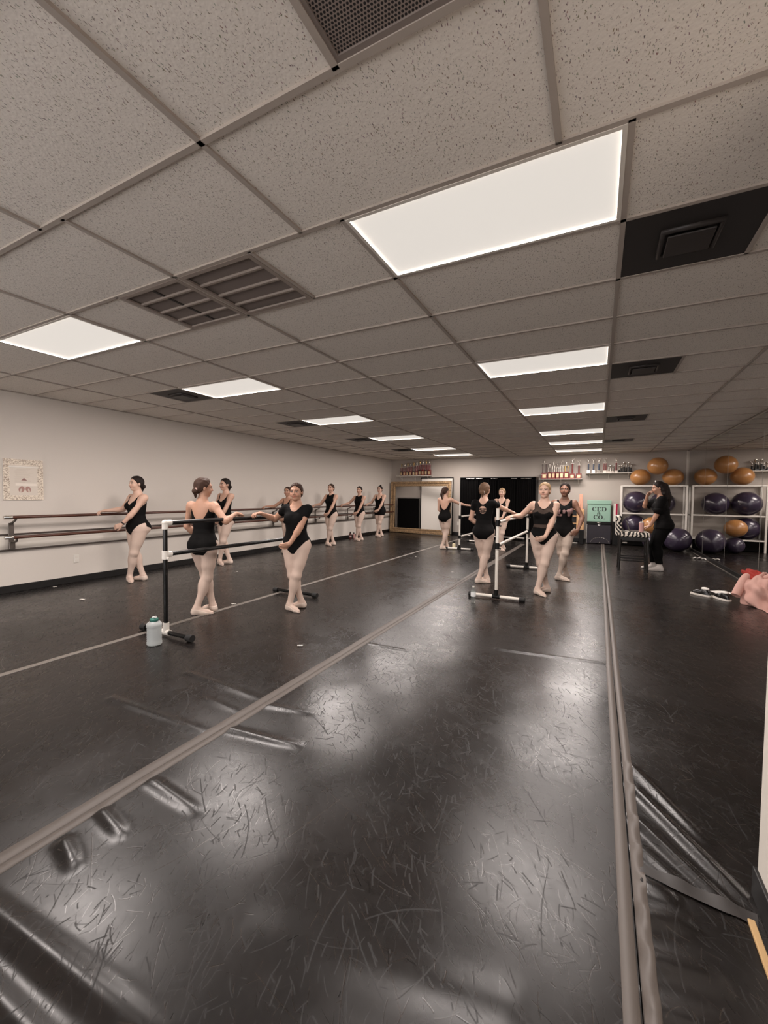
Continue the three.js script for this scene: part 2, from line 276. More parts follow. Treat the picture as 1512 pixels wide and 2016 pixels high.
  const lamp = (c, n, label) => {
    const o = thing('ceiling_light', label, 'ceiling light', [X0 + (c + 0.5) * TW, CEIL, Z(row(n + 0.5))], 0, 'fluorescent panels in the ceiling');
    const w = TW / 2 - 0.012, d = TD / 2 - 0.012, s = new THREE.Shape([[-w, -d], [w, -d], [w, d], [-w, d]].map((p) => new THREE.Vector2(...p)));
    s.holes.push(new THREE.Path([[-w + 0.018, -d + 0.018], [-w + 0.018, d - 0.018], [w - 0.018, d - 0.018], [w - 0.018, -d + 0.018]].map((p) => new THREE.Vector2(...p))));
    part('door_frame', new THREE.ExtrudeGeometry(s, { depth: 0.02, bevelEnabled: false }).rotateX(Math.PI / 2).translate(0, 0.012, 0), M.lampFrame, o);
    part('diffuser', rbox(-w + 0.018, w - 0.018, 0, 0.006, -d + 0.018, d - 0.018, 0.002, 1), M.diffuser, o);
    part('housing', box(-w, w, 0.014, 0.09, -d, d), M.lampFrame, o);
    const L = new THREE.RectAreaLight(LAMP_COLOR, LAMP_RADIANCE, 2 * w - 0.036, 2 * d - 0.036); L.position.set(0, -0.002, 0); L.rotation.x = -Math.PI / 2; o.add(L);
  };
  lampRight.forEach((n, i) => lamp(-1, n, 'glowing fluorescent ceiling panel in the right hand row, ' + words[i]));
  lampLeft.forEach((n, i) => lamp(-4, n, 'glowing fluorescent ceiling panel in the left hand row, ' + words[i]));
  // black square diffusers
  const vent = (x, n, label) => {
    const o = thing('air_diffuser', label, 'air vent', [x, CEIL, Z(row(n + 0.5))], 0, 'black square air diffusers');
    part('face_plate', rbox(-0.297, 0.297, -0.003, 0.012, -0.293, 0.293, 0.003, 1), M.vent, o);
    part('recess_ring', new THREE.TorusGeometry(0.17, 0.018, 8, 4).rotateX(Math.PI / 2).rotateY(Math.PI / 4).translate(0, -0.006, 0), M.ventIn, o);
    part('centre_plate', rbox(-0.1, 0.1, -0.032, -0.022, -0.1, 0.1, 0.004, 1), M.ventIn, o);
    part('stem', rod([0, -0.024, 0], [0, 0, 0], 0.05), M.vent, o);
  };
  ventRight.forEach((n, i) => vent(X0 + TW / 4, n, ['large black square air diffuser right of the nearest right lamp', 'black square air diffuser right of the second right lamp', 'black square air diffuser right of the third right lamp', 'small looking black air diffuser near the far right lamps'][i]));
  ventLeft.forEach((n, i) => vent(X0 - 4.25 * TW, n, ['black square air diffuser left of the second left lamp', 'black square air diffuser left of the third left lamp', 'black square air diffuser left of the fourth left lamp', 'black square air diffuser left of the fifth left lamp'][i]));
  // two return grilles side by side
  for (const [k, x] of [[0, X0 - 2.25 * TW], [1, X0 - 1.75 * TW]]) {
    const o = thing('return_grille', k ? 'right hand louvred return air grille beside the big lamp' : 'left hand louvred return air grille with a dark crossbar', 'air vent', [x, CEIL, Z(row(0.5))], 0, 'pair of return air grilles');
    const w = 0.296, d = 0.292, s = new THREE.Shape([[-w, -d], [w, -d], [w, d], [-w, d]].map((p) => new THREE.Vector2(...p)));
    s.holes.push(new THREE.Path([[-w + 0.03, -d + 0.03], [-w + 0.03, d - 0.03], [w - 0.03, d - 0.03], [w - 0.03, -d + 0.03]].map((p) => new THREE.Vector2(...p))));
    part('frame', new THREE.ExtrudeGeometry(s, { depth: 0.012, bevelEnabled: false }).rotateX(Math.PI / 2).translate(0, 0.004, 0), M.grille, o);
    part('filter', box(-w + 0.01, w - 0.01, 0.009, 0.02, -d + 0.01, d - 0.01), M.filter, o);
    for (let i = 1; i < 4; i++) part('slat', box(-w + 0.03, w - 0.03, -0.006, 0.008, -d + i * d / 2 - 0.008, -d + i * d / 2 + 0.008), M.grille, o);
    if (!k) part('crossbar', box(-0.02, 0.0, 0.004, 0.008, -d + 0.03, d - 0.03), M.vent, o);
  }
  const o = thing('perforated_grille', 'dark perforated return air panel at the top edge', 'air vent', [-0.16, CEIL, Z(row(-1.5))]);
  part('perforated_sheet', planar(rbox(-0.595, 0.595, 0.004, 0.012, -0.29, 0.29, 0.002, 1), 'x', 'z', 0.17), M.perf, o);
  part('frame', join([box(-0.6, 0.6, -0.002, 0.012, 0.275, 0.294), box(-0.6, 0.6, -0.002, 0.012, -0.294, -0.275), box(-0.6, -0.585, -0.002, 0.012, -0.275, 0.275), box(0.585, 0.6, -0.002, 0.012, -0.275, 0.275)]), M.filter, o);
}
// floor: strips of vinyl laid side by side, taped along their edges
const floor = struct('floor', 'worn black vinyl dance floor laid in taped strips');
part('subfloor', box(XL - 0.15, XR + 0.15, -0.15, -0.03, Z(ZB + 0.15), Z(ZF - 0.15)), M.blackMatte, floor);
const ridges = [   // x0, depth0, x1, depth1, width, height: folds and buckles in the vinyl
  [-2.84, 1.6, -1.99, 1.63, 0.03, 0.011], [-1.88, 1.71, -1.42, 1.77, 0.028, 0.012], [-1.84, 1.22, -1.5, 1.19, 0.03, 0.013], [-1.85, 1.0, -1.66, 0.97, 0.028, 0.014], [-1.82, 0.84, -1.66, 0.8, 0.028, 0.015],
  [-2.75, 2.11, -2.0, 2.07, 0.028, 0.008], [-1.86, 2.02, -1.55, 2.08, 0.025, 0.007], [-2.3, 1.9, -1.99, 1.88, 0.022, 0.006], [-1.78, 0.585, -0.95, 0.63, 0.038, 0.018], [-1.75, 0.47, -0.9, 0.5, 0.035, 0.014], [-0.77, 3.76, 0.1, 3.86, 0.022, 0.010], [-1.84, 3.32, -1.45, 3.33, 0.02, 0.006],
  [0.19, 2.42, 0.42, 2.02, 0.022, 0.012], [0.19, 2.24, 0.5, 1.76, 0.024, 0.018], [0.18, 2.02, 0.45, 1.7, 0.022, 0.019], [0.18, 1.86, 0.32, 1.74, 0.02, 0.016], [0.18, 1.7, 0.27, 1.68, 0.03, 0.02], [0.17, 1.56, 0.3, 1.6, 0.034, 0.02], [0.17, 1.42, 0.34, 1.45, 0.035, 0.02], [0.17, 1.28, 0.4, 1.32, 0.035, 0.018], [-0.2, 1.1, -0.9, 0.95, 0.06, 0.006],
];
function floorY(x, r) {
  let y = 0;
  for (const [x0, a, x1, b, w, h] of ridges) {
    const dx = x1 - x0, dz = b - a, L2 = dx * dx + dz * dz, t = ((x - x0) * dx + (r - a) * dz) / L2; if (t < -0.1 || t > 1.1) continue;
    const u = Math.min(1, Math.max(0, t)), d = Math.hypot(x - x0 - u * dx, r - a - u * dz); if (d > 3 * w) continue;
    y += h * Math.exp(-d * d / (w * w)) * Math.sqrt(Math.max(0, 1 - u * u * 0.9));
  }
  const near = Math.max(0, 1 - Math.max(0, r - 2.5) / 2);
  return y + near * (0.0035 * (vnoise(x * 2.3 + 9, r * 2.3) - 0.5) + 0.0022 * (vnoise(x * 6 + 2, r * 5) - 0.5)) + 0.0012 * (vnoise(x * 3, r * 3 + 40) - 0.5);
}
{
  const sheet = (x0, x1, r0, r1, label) => {
    const rs = []; for (let r = r0; r < r1;) { rs.push(r); r += r > 0.3 && r < 4.2 ? 0.014 : r < 6 ? 0.06 : 0.2; } rs.push(r1);
    const fine = x1 > -4 && x0 < 1, nx = Math.ceil((x1 - x0) / (fine ? 0.016 : 0.06));
    const xs = []; for (let i = 0; i <= nx; i++) { const x = x0 + (x1 - x0) * i / nx; xs.push(x); }
    const p = [], uv = [], id = [];
    for (const r of rs) for (const x of xs) { p.push(x, floorY(x, r), -r); uv.push(x / floorSize, -r / floorSize); }
    const n = xs.length; for (let j = 0; j + 1 < rs.length; j++) for (let i = 0; i + 1 < n; i++) { const a = j * n + i; id.push(a, a + 1, a + n, a + 1, a + n + 1, a + n); }
    const g = new THREE.BufferGeometry(); g.setAttribute('position', new THREE.Float32BufferAttribute(p, 3)); g.setAttribute('uv', new THREE.Float32BufferAttribute(uv, 2)); g.setIndex(id); g.computeVertexNormals();
    return part('vinyl_sheet', g, M.floor, floor, label);
  };
  sheet(XL - 0.02, -5.93, ZF, ZB + 0.02); sheet(-5.928, -3.93, ZF, ZB + 0.02); sheet(-3.928, -1.915, ZF, ZB + 0.02); sheet(-1.912, 0.14, ZF, ZB + 0.02); sheet(0.143, 0.62, ZF, ZN + 0.06); sheet(0.143, XR + 0.02, ZN + 0.06, ZB + 0.02);
  // tapes follow the floor
  const tape = (x0, x1, r0, r1, mat, name, lift = 0.0016) => {
    const p = [], id = []; let k = 0; const cross = [[x0, -0.004], [x0 + 0.003, lift], [(x0 + x1) / 2, lift * 1.4], [x1 - 0.003, lift], [x1, -0.004]];
    for (let r = r0; r <= r1 + 1e-6; r += r < 4.2 ? 0.02 : 0.1) { for (const [x, y] of cross) p.push(x + 0.006 * (vnoise(r * 0.8, 3.3) - 0.5), floorY(x, r) + y + 0.001, -r); k++; }
    for (let j = 0; j + 1 < k; j++) for (let i = 0; i < 4; i++) { const a = j * 5 + i; id.push(a, a + 1, a + 5, a + 1, a + 6, a + 5); }
    const g = new THREE.BufferGeometry(); g.setAttribute('position', new THREE.Float32BufferAttribute(p, 3)); g.setIndex(id); g.computeVertexNormals(); return part(name, g, mat, floor);
  };
  tape(0.094, 0.139, -2.5, 13.9, M.tape, 'floor_tape', 0.004); tape(0.144, 0.188, -2.5, 13.9, M.tape, 'floor_tape', 0.006);
  tape(-1.975, -1.908, -2.5, 12.6, M.tape, 'floor_tape', 0.003); tape(-1.908, -1.862, -2.5, 12.6, M.tape, 'floor_tape', 0.002);
  tape(-3.955, -3.895, -2.5, 13.2, M.tapeLight, 'floor_tape'); 
  const strip = new THREE.BufferGeometry(), p = [], id = []; const n = 24;
  for (let i = 0; i <= n; i++) { const t = i / n, x = 0.165 + 0.33 * t, r = 1.76 - 0.05 * t; for (const s of [-0.026, 0.026]) p.push(x + s * 0.2, floorY(x, r + s) * 0.85 + 0.006, -(r + s)); }
  for (let i = 0; i < n; i++) { const a = 2 * i; id.push(a, a + 2, a + 1, a + 1, a + 2, a + 3); }
  strip.setAttribute('position', new THREE.Float32BufferAttribute(p, 3)); strip.setIndex(id); strip.computeVertexNormals(); part('black_tape_strip', strip, M.tapeBlack, floor, 'short black tape strip across the buckled vinyl');
}
// ---------------------------------------------------------------- left wall: rails, barres, poster, outlet
{
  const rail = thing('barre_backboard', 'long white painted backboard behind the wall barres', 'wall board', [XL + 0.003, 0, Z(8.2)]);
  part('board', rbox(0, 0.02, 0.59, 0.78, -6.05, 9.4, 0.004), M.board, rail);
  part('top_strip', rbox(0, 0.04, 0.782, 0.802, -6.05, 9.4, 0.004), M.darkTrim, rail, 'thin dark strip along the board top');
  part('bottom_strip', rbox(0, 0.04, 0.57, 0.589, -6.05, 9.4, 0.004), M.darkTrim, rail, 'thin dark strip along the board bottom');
  const bar = (y, x, label) => {
    const o = thing('wall_barre', label, 'barre', [x, y, Z(2.58)]);
    const g = rod([0, 0, 0], [0, 0, -11.5], 0.021, 0.021, 16); part('wooden_rail', planar(g, 'z', 'x', 0.5), M.wood, o);
    part('end_cap', rod([0, 0, 0.03], [0, 0, -0.06], 0.0235, 0.0235, 16), M.chrome, o, 'bright metal end cap'); part('end_cap', rod([0, 0, -11.47], [0, 0, -11.53], 0.0235, 0.0235, 16), M.chrome, o);
    return o;
  };
  bar(1.03, -6.83, 'upper brown wooden barre along the left wall'); bar(0.765, -6.815, 'lower brown wooden barre along the left wall');
  const br = thing('barre_bracket', 'dark steel barre bracket at the left picture edge, under the poster', 'bracket', [XL, 0, Z(2.68)], 0, 'wall barre brackets');
  part('wall_plate', rbox(0.066, 0.078, 0.6, 0.95, -0.03, 0.03, 0.005), M.steel, br);
  part('upper_arm', join([rod([0.072, 0.94, 0], [0.19, 0.985, 0], 0.014), rod([0.19, 0.985, 0], [0.212, 1.008, 0], 0.014)]), M.steel, br);
  part('lower_arm', join([rod([0.072, 0.69, 0], [0.21, 0.71, 0], 0.014), rod([0.21, 0.71, 0], [0.229, 0.744, 0], 0.014)]), M.steel, br);
  part('foot', rbox(0.066, 0.1, 0.6, 0.7, -0.035, 0.035, 0.01), M.steel, br);
  const zs = [4.36, 6.03, 7.72, 9.42, 11.09, 12.8];
  ['behind the leftmost dancer', 'between the second wall dancer and the one half hidden', 'beside the half hidden wall dancer', 'left of the third barre dancer with a high neck', 'right of the sleeveless dancers, seen behind them', 'beside the dancer nearest the gold frame'].forEach((w, i) => copyOf(br, [XL, 0, Z(zs[i])], 0, 'dark steel barre bracket ' + w));
  const po = thing('lace_framed_print', 'small pale print with a lace pattern border on the left wall', 'poster', [XL + 0.004, 1.53, Z(2.855)]);
  const pg = new THREE.PlaneGeometry(0.45, 0.555).rotateY(Math.PI / 2).translate(0.0125, 0, 0);
  part('backing', rbox(0, 0.012, -0.2775, 0.2775, -0.225, 0.225, 0.002), M.paper, po); part('print', pg, M.poster, po);
  part('plastic_fold', rbox(0.0126, 0.0165, 0.165, 0.18, -0.17, 0.17, 0.001), M.whiteShiny, po);
  const plate = (pos, turn, label) => { const o = thing('power_outlet', label, 'outlet', pos, turn); part('cover_plate', rbox(-0.038, 0.038, -0.062, 0.062, 0, 0.008, 0.003), M.outlet, o); for (const y of [-0.028, 0.028]) part('socket', rbox(-0.017, 0.017, y - 0.015, y + 0.015, 0.008, 0.011, 0.003), M.white, o); };
  plate([XL, 0.36, Z(3.49)], Math.PI / 2, 'white power outlet plate low on the left wall'); plate([-4.4, 0.41, Z(ZB)], 0, 'white power outlet plate beside the black curtain rack');
}
// ---------------------------------------------------------------- portable barres
function portableBarre(name, label, x, ra, rb, tube, fit, opt) {
  const o = thing(name, label, 'barre', [x, 0, Z((ra + rb) / 2)]), L = (rb - ra) / 2, R = 0.021;
  for (const s of [1, -1]) {
    const z = s * L; // s = 1 is the end nearer the camera
    part('upright', rod([0, 0.04, z], [0, opt.top, z], R), tube, o);
    part('foot_tube', rod([-0.33, 0.038, z], [0.33, 0.038, z], R), tube, o);
    for (const e of [-1, 1]) part('foot_cap', rod([e * 0.3, 0.034, z], [e * 0.37, 0.034, z], 0.032), M.rubber, o);
    part('base_tee', join([rod([0, 0.03, z], [0, 0.13, z], R + 0.008), rod([-0.05, 0.038, z], [0.05, 0.038, z], R + 0.008)]), fit, o);
    if (opt.elbow) part('corner_elbow', join([ball(R + 0.009, 0, opt.top, z), rod([0, opt.top - 0.06, z], [0, opt.top, z], R + 0.007), rod([0, opt.top, z], [0, opt.top, z - s * 0.06], R + 0.007)]), fit, o);
    else part('upper_clamp', join([rod([0, opt.hi - 0.05, z], [0, opt.hi + 0.03, z], R + 0.009), rod([0, opt.hi, z], [0, opt.hi, z - s * 0.06], R + 0.008), rod([0, opt.hi - 0.04, z], [0.05, opt.hi - 0.05, z], 0.012)]), fit, o);
    part('lower_clamp', join([rod([0, opt.lo - 0.045, z], [0, opt.lo + 0.035, z], R + 0.009), rod([0, opt.lo, z], [0, opt.lo, z - s * 0.06], R + 0.008), rod([0, opt.lo - 0.03, z], [0.05, opt.lo - 0.04, z], 0.012)]), fit, o);
    if (!opt.elbow) part('tube_plug', rod([0, opt.top, z], [0, opt.top + 0.012, z], R + 0.002), M.white, o);
  }
  part('upper_rail', rod([0, opt.hi, L], [0, opt.hi, -L], R), tube, o); part('lower_rail', rod([0, opt.lo, L], [0, opt.lo, -L], R), tube, o);
  return o;
}
portableBarre('portable_barre', 'black portable double barre with white fittings, at the left', -3.65, 2.57, 4.48, M.blackGloss, M.whiteShiny, { top: 1.085, hi: 1.085, lo: 0.785, elbow: true });
portableBarre('portable_barre', 'white portable double barre with black fittings, nearest on the right', -1.18, 5.6, 8.25, M.whitePipe, M.black, { top: 1.2, hi: 1.03, lo: 0.72 });
portableBarre('portable_barre', 'white portable double barre farther back, before the black curtains', -3.12, 10.3, 12.3, M.whitePipe, M.black, { top: 1.2, hi: 0.85, lo: 0.34 });

// ---------------------------------------------------------------- back wall: shelves and trophies
function shelf(x0, x1, y, label) {
  const o = thing('wall_shelf', label, 'shelf', [(x0 + x1) / 2, y, Z(ZB)], 0, 'white trophy shelves'), w = (x1 - x0) / 2;
  part('board', rbox(-w, w, -0.02, 0, 0, 0.3, 0.004), M.white, o);
  for (const x of [-w * 0.82, 0, w * 0.82]) part('shelf_bracket', join([box(x - 0.012, x + 0.012, -0.16, -0.02, 0, 0.012), box(x - 0.012, x + 0.012, -0.034, -0.02, 0, 0.24), rod([x, -0.14, 0.006], [x, -0.03, 0.2], 0.008)]), M.white, o);
}
shelf(-6.72, -5.4, 2.105, 'white shelf of trophies in the far left corner'); shelf(-1.7, -0.46, 1.945, 'white shelf of red trophies above the two front dancers'); shelf(-0.37, 0.88, 2.115, 'white shelf of silver trophies left of the gold balls');
const figure = (s) => join([lathe([[0, 0], [0.022, 0], [0.024, 0.008], [0.012, 0.014], [0.016, 0.03], [0.013, 0.05], [0.018, 0.066], [0.013, 0.082], [0.004, 0.088], [0.009, 0.095], [0.01, 0.103], [0.005, 0.111], [0, 0.112]], 10), rod([0.012, 0.07, 0], [0.04, 0.112, 0.004], 0.005, 0.004, 6), rod([-0.012, 0.07, 0], [-0.035, 0.1, -0.004], 0.005, 0.004, 6)]).scale(s, s, s);
const cup = (s) => lathe([[0, 0], [0.03, 0], [0.03, 0.006], [0.008, 0.014], [0.008, 0.04], [0.03, 0.055], [0.04, 0.09], [0.043, 0.115], [0.038, 0.116], [0.032, 0.09], [0, 0.06]], 14).scale(s, s, s);
const FIG = figure(1), CUP = cup(1);
function trophy(pos, label, group, { h, base, baseMat, colMat, cols = 1, top = M.trophySilver, w = 0.11, topGeo = FIG, ts = 1, plaque = true }) {
  const o = thing('trophy', label, 'trophy', pos, rnd(-0.1, 0.1), group);
  part('base', rbox(-w / 2, w / 2, 0, base, -0.045, 0.045, 0.005), baseMat, o);
  if (plaque) part('plaque', box(-w * 0.3, w * 0.3, base * 0.2, base * 0.75, 0.045, 0.048), M.plaque, o);
  const ch = h - base - 0.112 * ts, xs = cols === 1 ? [0] : cols === 2 ? [-w * 0.3, w * 0.3] : [-w * 0.33, 0, w * 0.33];
  for (const x of xs) part('column', rod([x, base, 0], [x, base + ch, 0], cols === 1 ? 0.022 : 0.014, undefined, 10), colMat, o);
  part('cap', rbox(-w * (cols === 1 ? 0.3 : 0.48), w * (cols === 1 ? 0.3 : 0.48), base + ch, base + ch + 0.014, -0.035, 0.035, 0.003), M.marble, o);
  const f = part('figurine', topGeo, top, o); f.position.set(0, base + ch + 0.014, 0); f.scale.setScalar(ts);
}
const ORD = ['first', 'second', 'third', 'fourth', 'fifth', 'sixth', 'seventh', 'eighth', 'ninth', 'tenth'];
for (let i = 0; i < 10; i++) { const last = i > 5; trophy([-6.55 + i * 0.122, 2.105, Z(ZB - 0.15)], ORD[i] + (last ? ' trophy from the left on the far corner shelf, twin columned' : ' trophy from the left on the far corner shelf, dark red'), 'trophies on the far corner shelf', { h: last ? 0.54 : 0.44 + 0.012 * i, base: last ? 0.22 : 0.17, baseMat: i % 2 ? M.trophyRed : M.trophyWood, colMat: M.trophyRed, cols: last ? 3 : 2, ts: 1.25, w: 0.108, top: i % 2 ? M.trophySilver : M.trophyGold }); }
const g2 = 'trophies on the shelf of red trophies';
trophy([-1.56, 1.945, Z(ZB - 0.15)], 'tall dark red trophy first from the left on its shelf', g2, { h: 0.61, base: 0.2, baseMat: M.trophyRed, colMat: M.trophyWood, cols: 2, w: 0.17, ts: 1.2 });
for (let i = 0; i < 4; i++) trophy([-1.4 + i * 0.118, 1.945, Z(ZB - 0.13 - 0.04 * (i % 2))], ORD[i] + ' of four squat red trophies standing tight together', g2, { h: 0.5 + 0.05 * (i % 2), base: 0.22, baseMat: M.trophyRed, colMat: M.trophySilver, cols: 2, w: 0.11, ts: 1.25 });
trophy([-0.91, 1.945, Z(ZB - 0.15)], 'red trophy with a large square base right of the tight group', g2, { h: 0.55, base: 0.23, baseMat: M.trophyRed, colMat: M.trophyGold, cols: 2, w: 0.14, ts: 1.25 });
trophy([-0.745, 1.945, Z(ZB - 0.16)], 'single column red trophy with white plaque, left of the last', g2, { h: 0.6, base: 0.16, baseMat: M.trophyRed, colMat: M.trophyRed, w: 0.15, ts: 1.2 });
trophy([-0.56, 1.945, Z(ZB - 0.16)], 'single column red trophy with white plaque, last on the right', g2, { h: 0.55, base: 0.16, baseMat: M.trophyRed, colMat: M.trophyRed, w: 0.15, ts: 1.2 });
const g3 = 'trophies on the shelf of silver trophies';
for (let i = 0; i < 3; i++) trophy([-0.3 + i * 0.14, 2.115, Z(ZB - 0.15)], ['blue grey column trophy with silver cup foot, leftmost on its shelf', 'blue grey column trophy with silver cup foot, second on its shelf', 'blue column trophy with silver cup foot, third on its shelf'][i], g3, { h: 0.42, base: 0.09, baseMat: M.trophySilver, colMat: M.trophyBlue, w: 0.09, ts: 1.2, plaque: false });
trophy([0.145, 2.115, Z(ZB - 0.16)], 'red column trophy right of the blue ones', g3, { h: 0.42, base: 0.07, baseMat: M.marble, colMat: M.trophyRed, cols: 2, w: 0.09, ts: 1.2, plaque: false });
trophy([0.44, 2.115, Z(ZB - 0.18)], 'tall white and red trophy among the small dark ones', g3, { h: 0.43, base: 0.06, baseMat: M.marble, colMat: M.trophyRed, w: 0.08, ts: 1.25, plaque: false });
[[0.23, 0.16], [0.29, 0.2], [0.355, 0.22], [0.52, 0.2], [0.58, 0.24], [0.64, 0.28], [0.7, 0.26], [0.76, 0.28], [0.82, 0.24]].forEach(([x, h], i) => trophy([x, 2.115, Z(ZB - 0.12 - 0.05 * (i % 2))], i < 3 ? ORD[i] + ' small silver award left of the tall white and red trophy' : ORD[i - 3] + ' small dark award right of the tall white and red trophy', g3, { h, base: 0.05, baseMat: i < 3 ? M.marble : M.trophyBlack, colMat: i < 3 ? M.trophySilver : M.trophyBlack, w: 0.055, ts: 0.95, topGeo: i % 2 ? CUP : FIG, plaque: false }));

// ---------------------------------------------------------------- gold frame, white board, black screens
{
  const o = thing('gilded_frame', 'huge ornate gold picture frame leaning empty against the back wall', 'picture frame', [(-6.96 - 4.5) / 2, 0.01, Z(13.94)], 0);
  const W = 2.49 / 2, Hh = 1.88;
  const ring = (a, b, d) => { const s = new THREE.Shape([[-W + a, a], [W - a, a], [W - a, Hh - a], [-W + a, Hh - a]].map((p) => new THREE.Vector2(...p))); s.holes.push(new THREE.Path([[-W + b, b], [-W + b, Hh - b], [W - b, Hh - b], [W - b, b]].map((p) => new THREE.Vector2(...p)))); return new THREE.ExtrudeGeometry(s, { depth: d, bevelEnabled: true, bevelSize: 0.012, bevelThickness: 0.014, bevelSegments: 3 }); };
  part('outer_moulding', planar(ring(0.014, 0.06, 0.06), 'x', 'y', 0.3), M.goldPlain, o); part('carved_band', planar(ring(0.06, 0.13, 0.03), 'x', 'y', 0.22), M.gold, o); part('inner_moulding', planar(ring(0.135, 0.165, 0.045), 'x', 'y', 0.3), M.goldPlain, o);
  const orn = []; for (let i = 0; i < 34; i++) orn.push(new THREE.TorusGeometry(0.022, 0.008, 5, 10, 4.6).rotateZ(i * 1.7).translate(W - 0.095, 0.1 + i * 0.051, 0.05)); part('scroll_ornament', join(orn), M.goldPlain, o);
  o.rotation.order = 'YXZ'; o.rotation.set(-0.035, Math.atan2(-0.36, 2.46) * -1, 0);
  o.rotation.y = -Math.atan2(14.12 - 13.76, 2.46);
  const w = thing('presentation_board', 'tall white board with black edging leaning behind the gold frame', 'board', [-5.19, 0.0, Z(14.24)]); w.rotation.x = -0.012;
  part('face', rbox(-0.585, 0.585, 0.02, 2.0, 0, 0.018, 0.003), M.whiteShiny, w);
  part('edging', join([box(0.585, 0.62, 0, 2.035, -0.005, 0.022), box(-0.62, -0.585, 0, 2.035, -0.005, 0.022), box(-0.585, 0.585, 2.0, 2.035, -0.005, 0.022), box(-0.585, 0.585, 0, 0.02, -0.005, 0.022)]), M.black, w);
  const k = thing('black_screen', 'low black fabric screen with pale top rail, seen through the gold frame', 'screen', [-6.3, 0, Z(14.22)]);
  part('fabric', rbox(-0.42, 0.44, 0.03, 1.27, -0.02, 0.02, 0.008), M.curtain, k); part('top_rail', rod([-0.42, 1.29, 0], [0.42, 1.29, 0], 0.012), M.steel, k);
  part('side_post', rod([-0.43, 0, 0.005], [-0.43, 1.3, 0.005], 0.015), M.steel, k); part('side_post', rod([0.45, 0, 0.005], [0.45, 1.3, 0.005], 0.015), M.black, k);
  const c = thing('black_cloth_bundle', 'dark cloth hanging left of the low black screen', 'cloth', [-6.86, 0, Z(14.2)]);
  part('folds', join([0, 1, 2].map((i) => rod([i * 0.03 - 0.03, 0, 0.01 * (i % 2)], [i * 0.028 - 0.03, 1.15, 0.01], 0.03, 0.022, 10))), M.curtain, c); part('hook', rod([0, 1.14, 0], [0, 1.2, 0], 0.01), M.steel, c);
}
{
  const x0 = -4.07, x1 = -1.72, w = (x1 - x0) / 2, o = thing('curtain_rack', 'wide rolling rack closed with black curtains on the back wall', 'rack', [(x0 + x1) / 2, 0, Z(13.5)]);
  for (let i = 0; i < 4; i++) {
    const a = -w + i * w / 2, n = 60, p = [], id = [];
    for (let j = 0; j <= n; j++) { const x = a + 0.006 + (w / 2 - 0.012) * j / n, z = 0.012 * Math.sin(j * 1.1 + i) + 0.006 * Math.sin(j * 0.37 + 2 * i); p.push(x, 0.14, z + 0.004, x, 1.94, z * 0.6); }
    for (let j = 0; j < n; j++) { const q = 2 * j; id.push(q, q + 2, q + 1, q + 1, q + 2, q + 3); }
    const g = new THREE.BufferGeometry(); g.setAttribute('position', new THREE.Float32BufferAttribute(p, 3)); g.setIndex(id); g.computeVertexNormals();
    const m = M.curtain; part('curtain', g, m, o);
  }
  part('top_panel', rbox(-w - 0.02, w + 0.02, 1.965, 1.99, -0.5, 0.03, 0.005), M.black, o);
  part('side_panel', rbox(w, w + 0.02, 0.1, 1.965, -0.5, 0.03, 0.004), M.black, o); part('side_panel', rbox(-w - 0.02, -w, 0.1, 1.965, -0.5, 0.03, 0.004), M.black, o); part('back_panel', box(-w, w, 0.1, 1.965, -0.5, -0.48), M.blackMatte, o);
  part('bottom_shelf', rbox(-w, w, 0.1, 0.13, -0.48, 0.02, 0.004), M.black, o);
  [[-0.98, -0.72], [-0.66, -0.45], [-0.2, 0.02], [0.45, 0.62], [0.75, 1.05]].forEach(([a, b]) => part('rail_segment', rod([a, 1.945, 0.022], [b, 1.945, 0.022], 0.01), M.chrome, o));
  for (const x of [-0.95, -0.55, 0, 0.35, 0.75, 1.1]) { const k = part('caster_bracket', rbox(x - 0.13, x + 0.13, 0.082, 0.1, -0.04, 0.05, 0.004), M.white, o); part('caster_wheel', rod([x + 0.09, 0.04, 0], [x + 0.115, 0.04, 0], 0.038), M.rubber, k); part('caster_fork', rbox(x + 0.085, x + 0.12, 0.04, 0.084, -0.008, 0.012, 0.003), M.steel, k); }
}
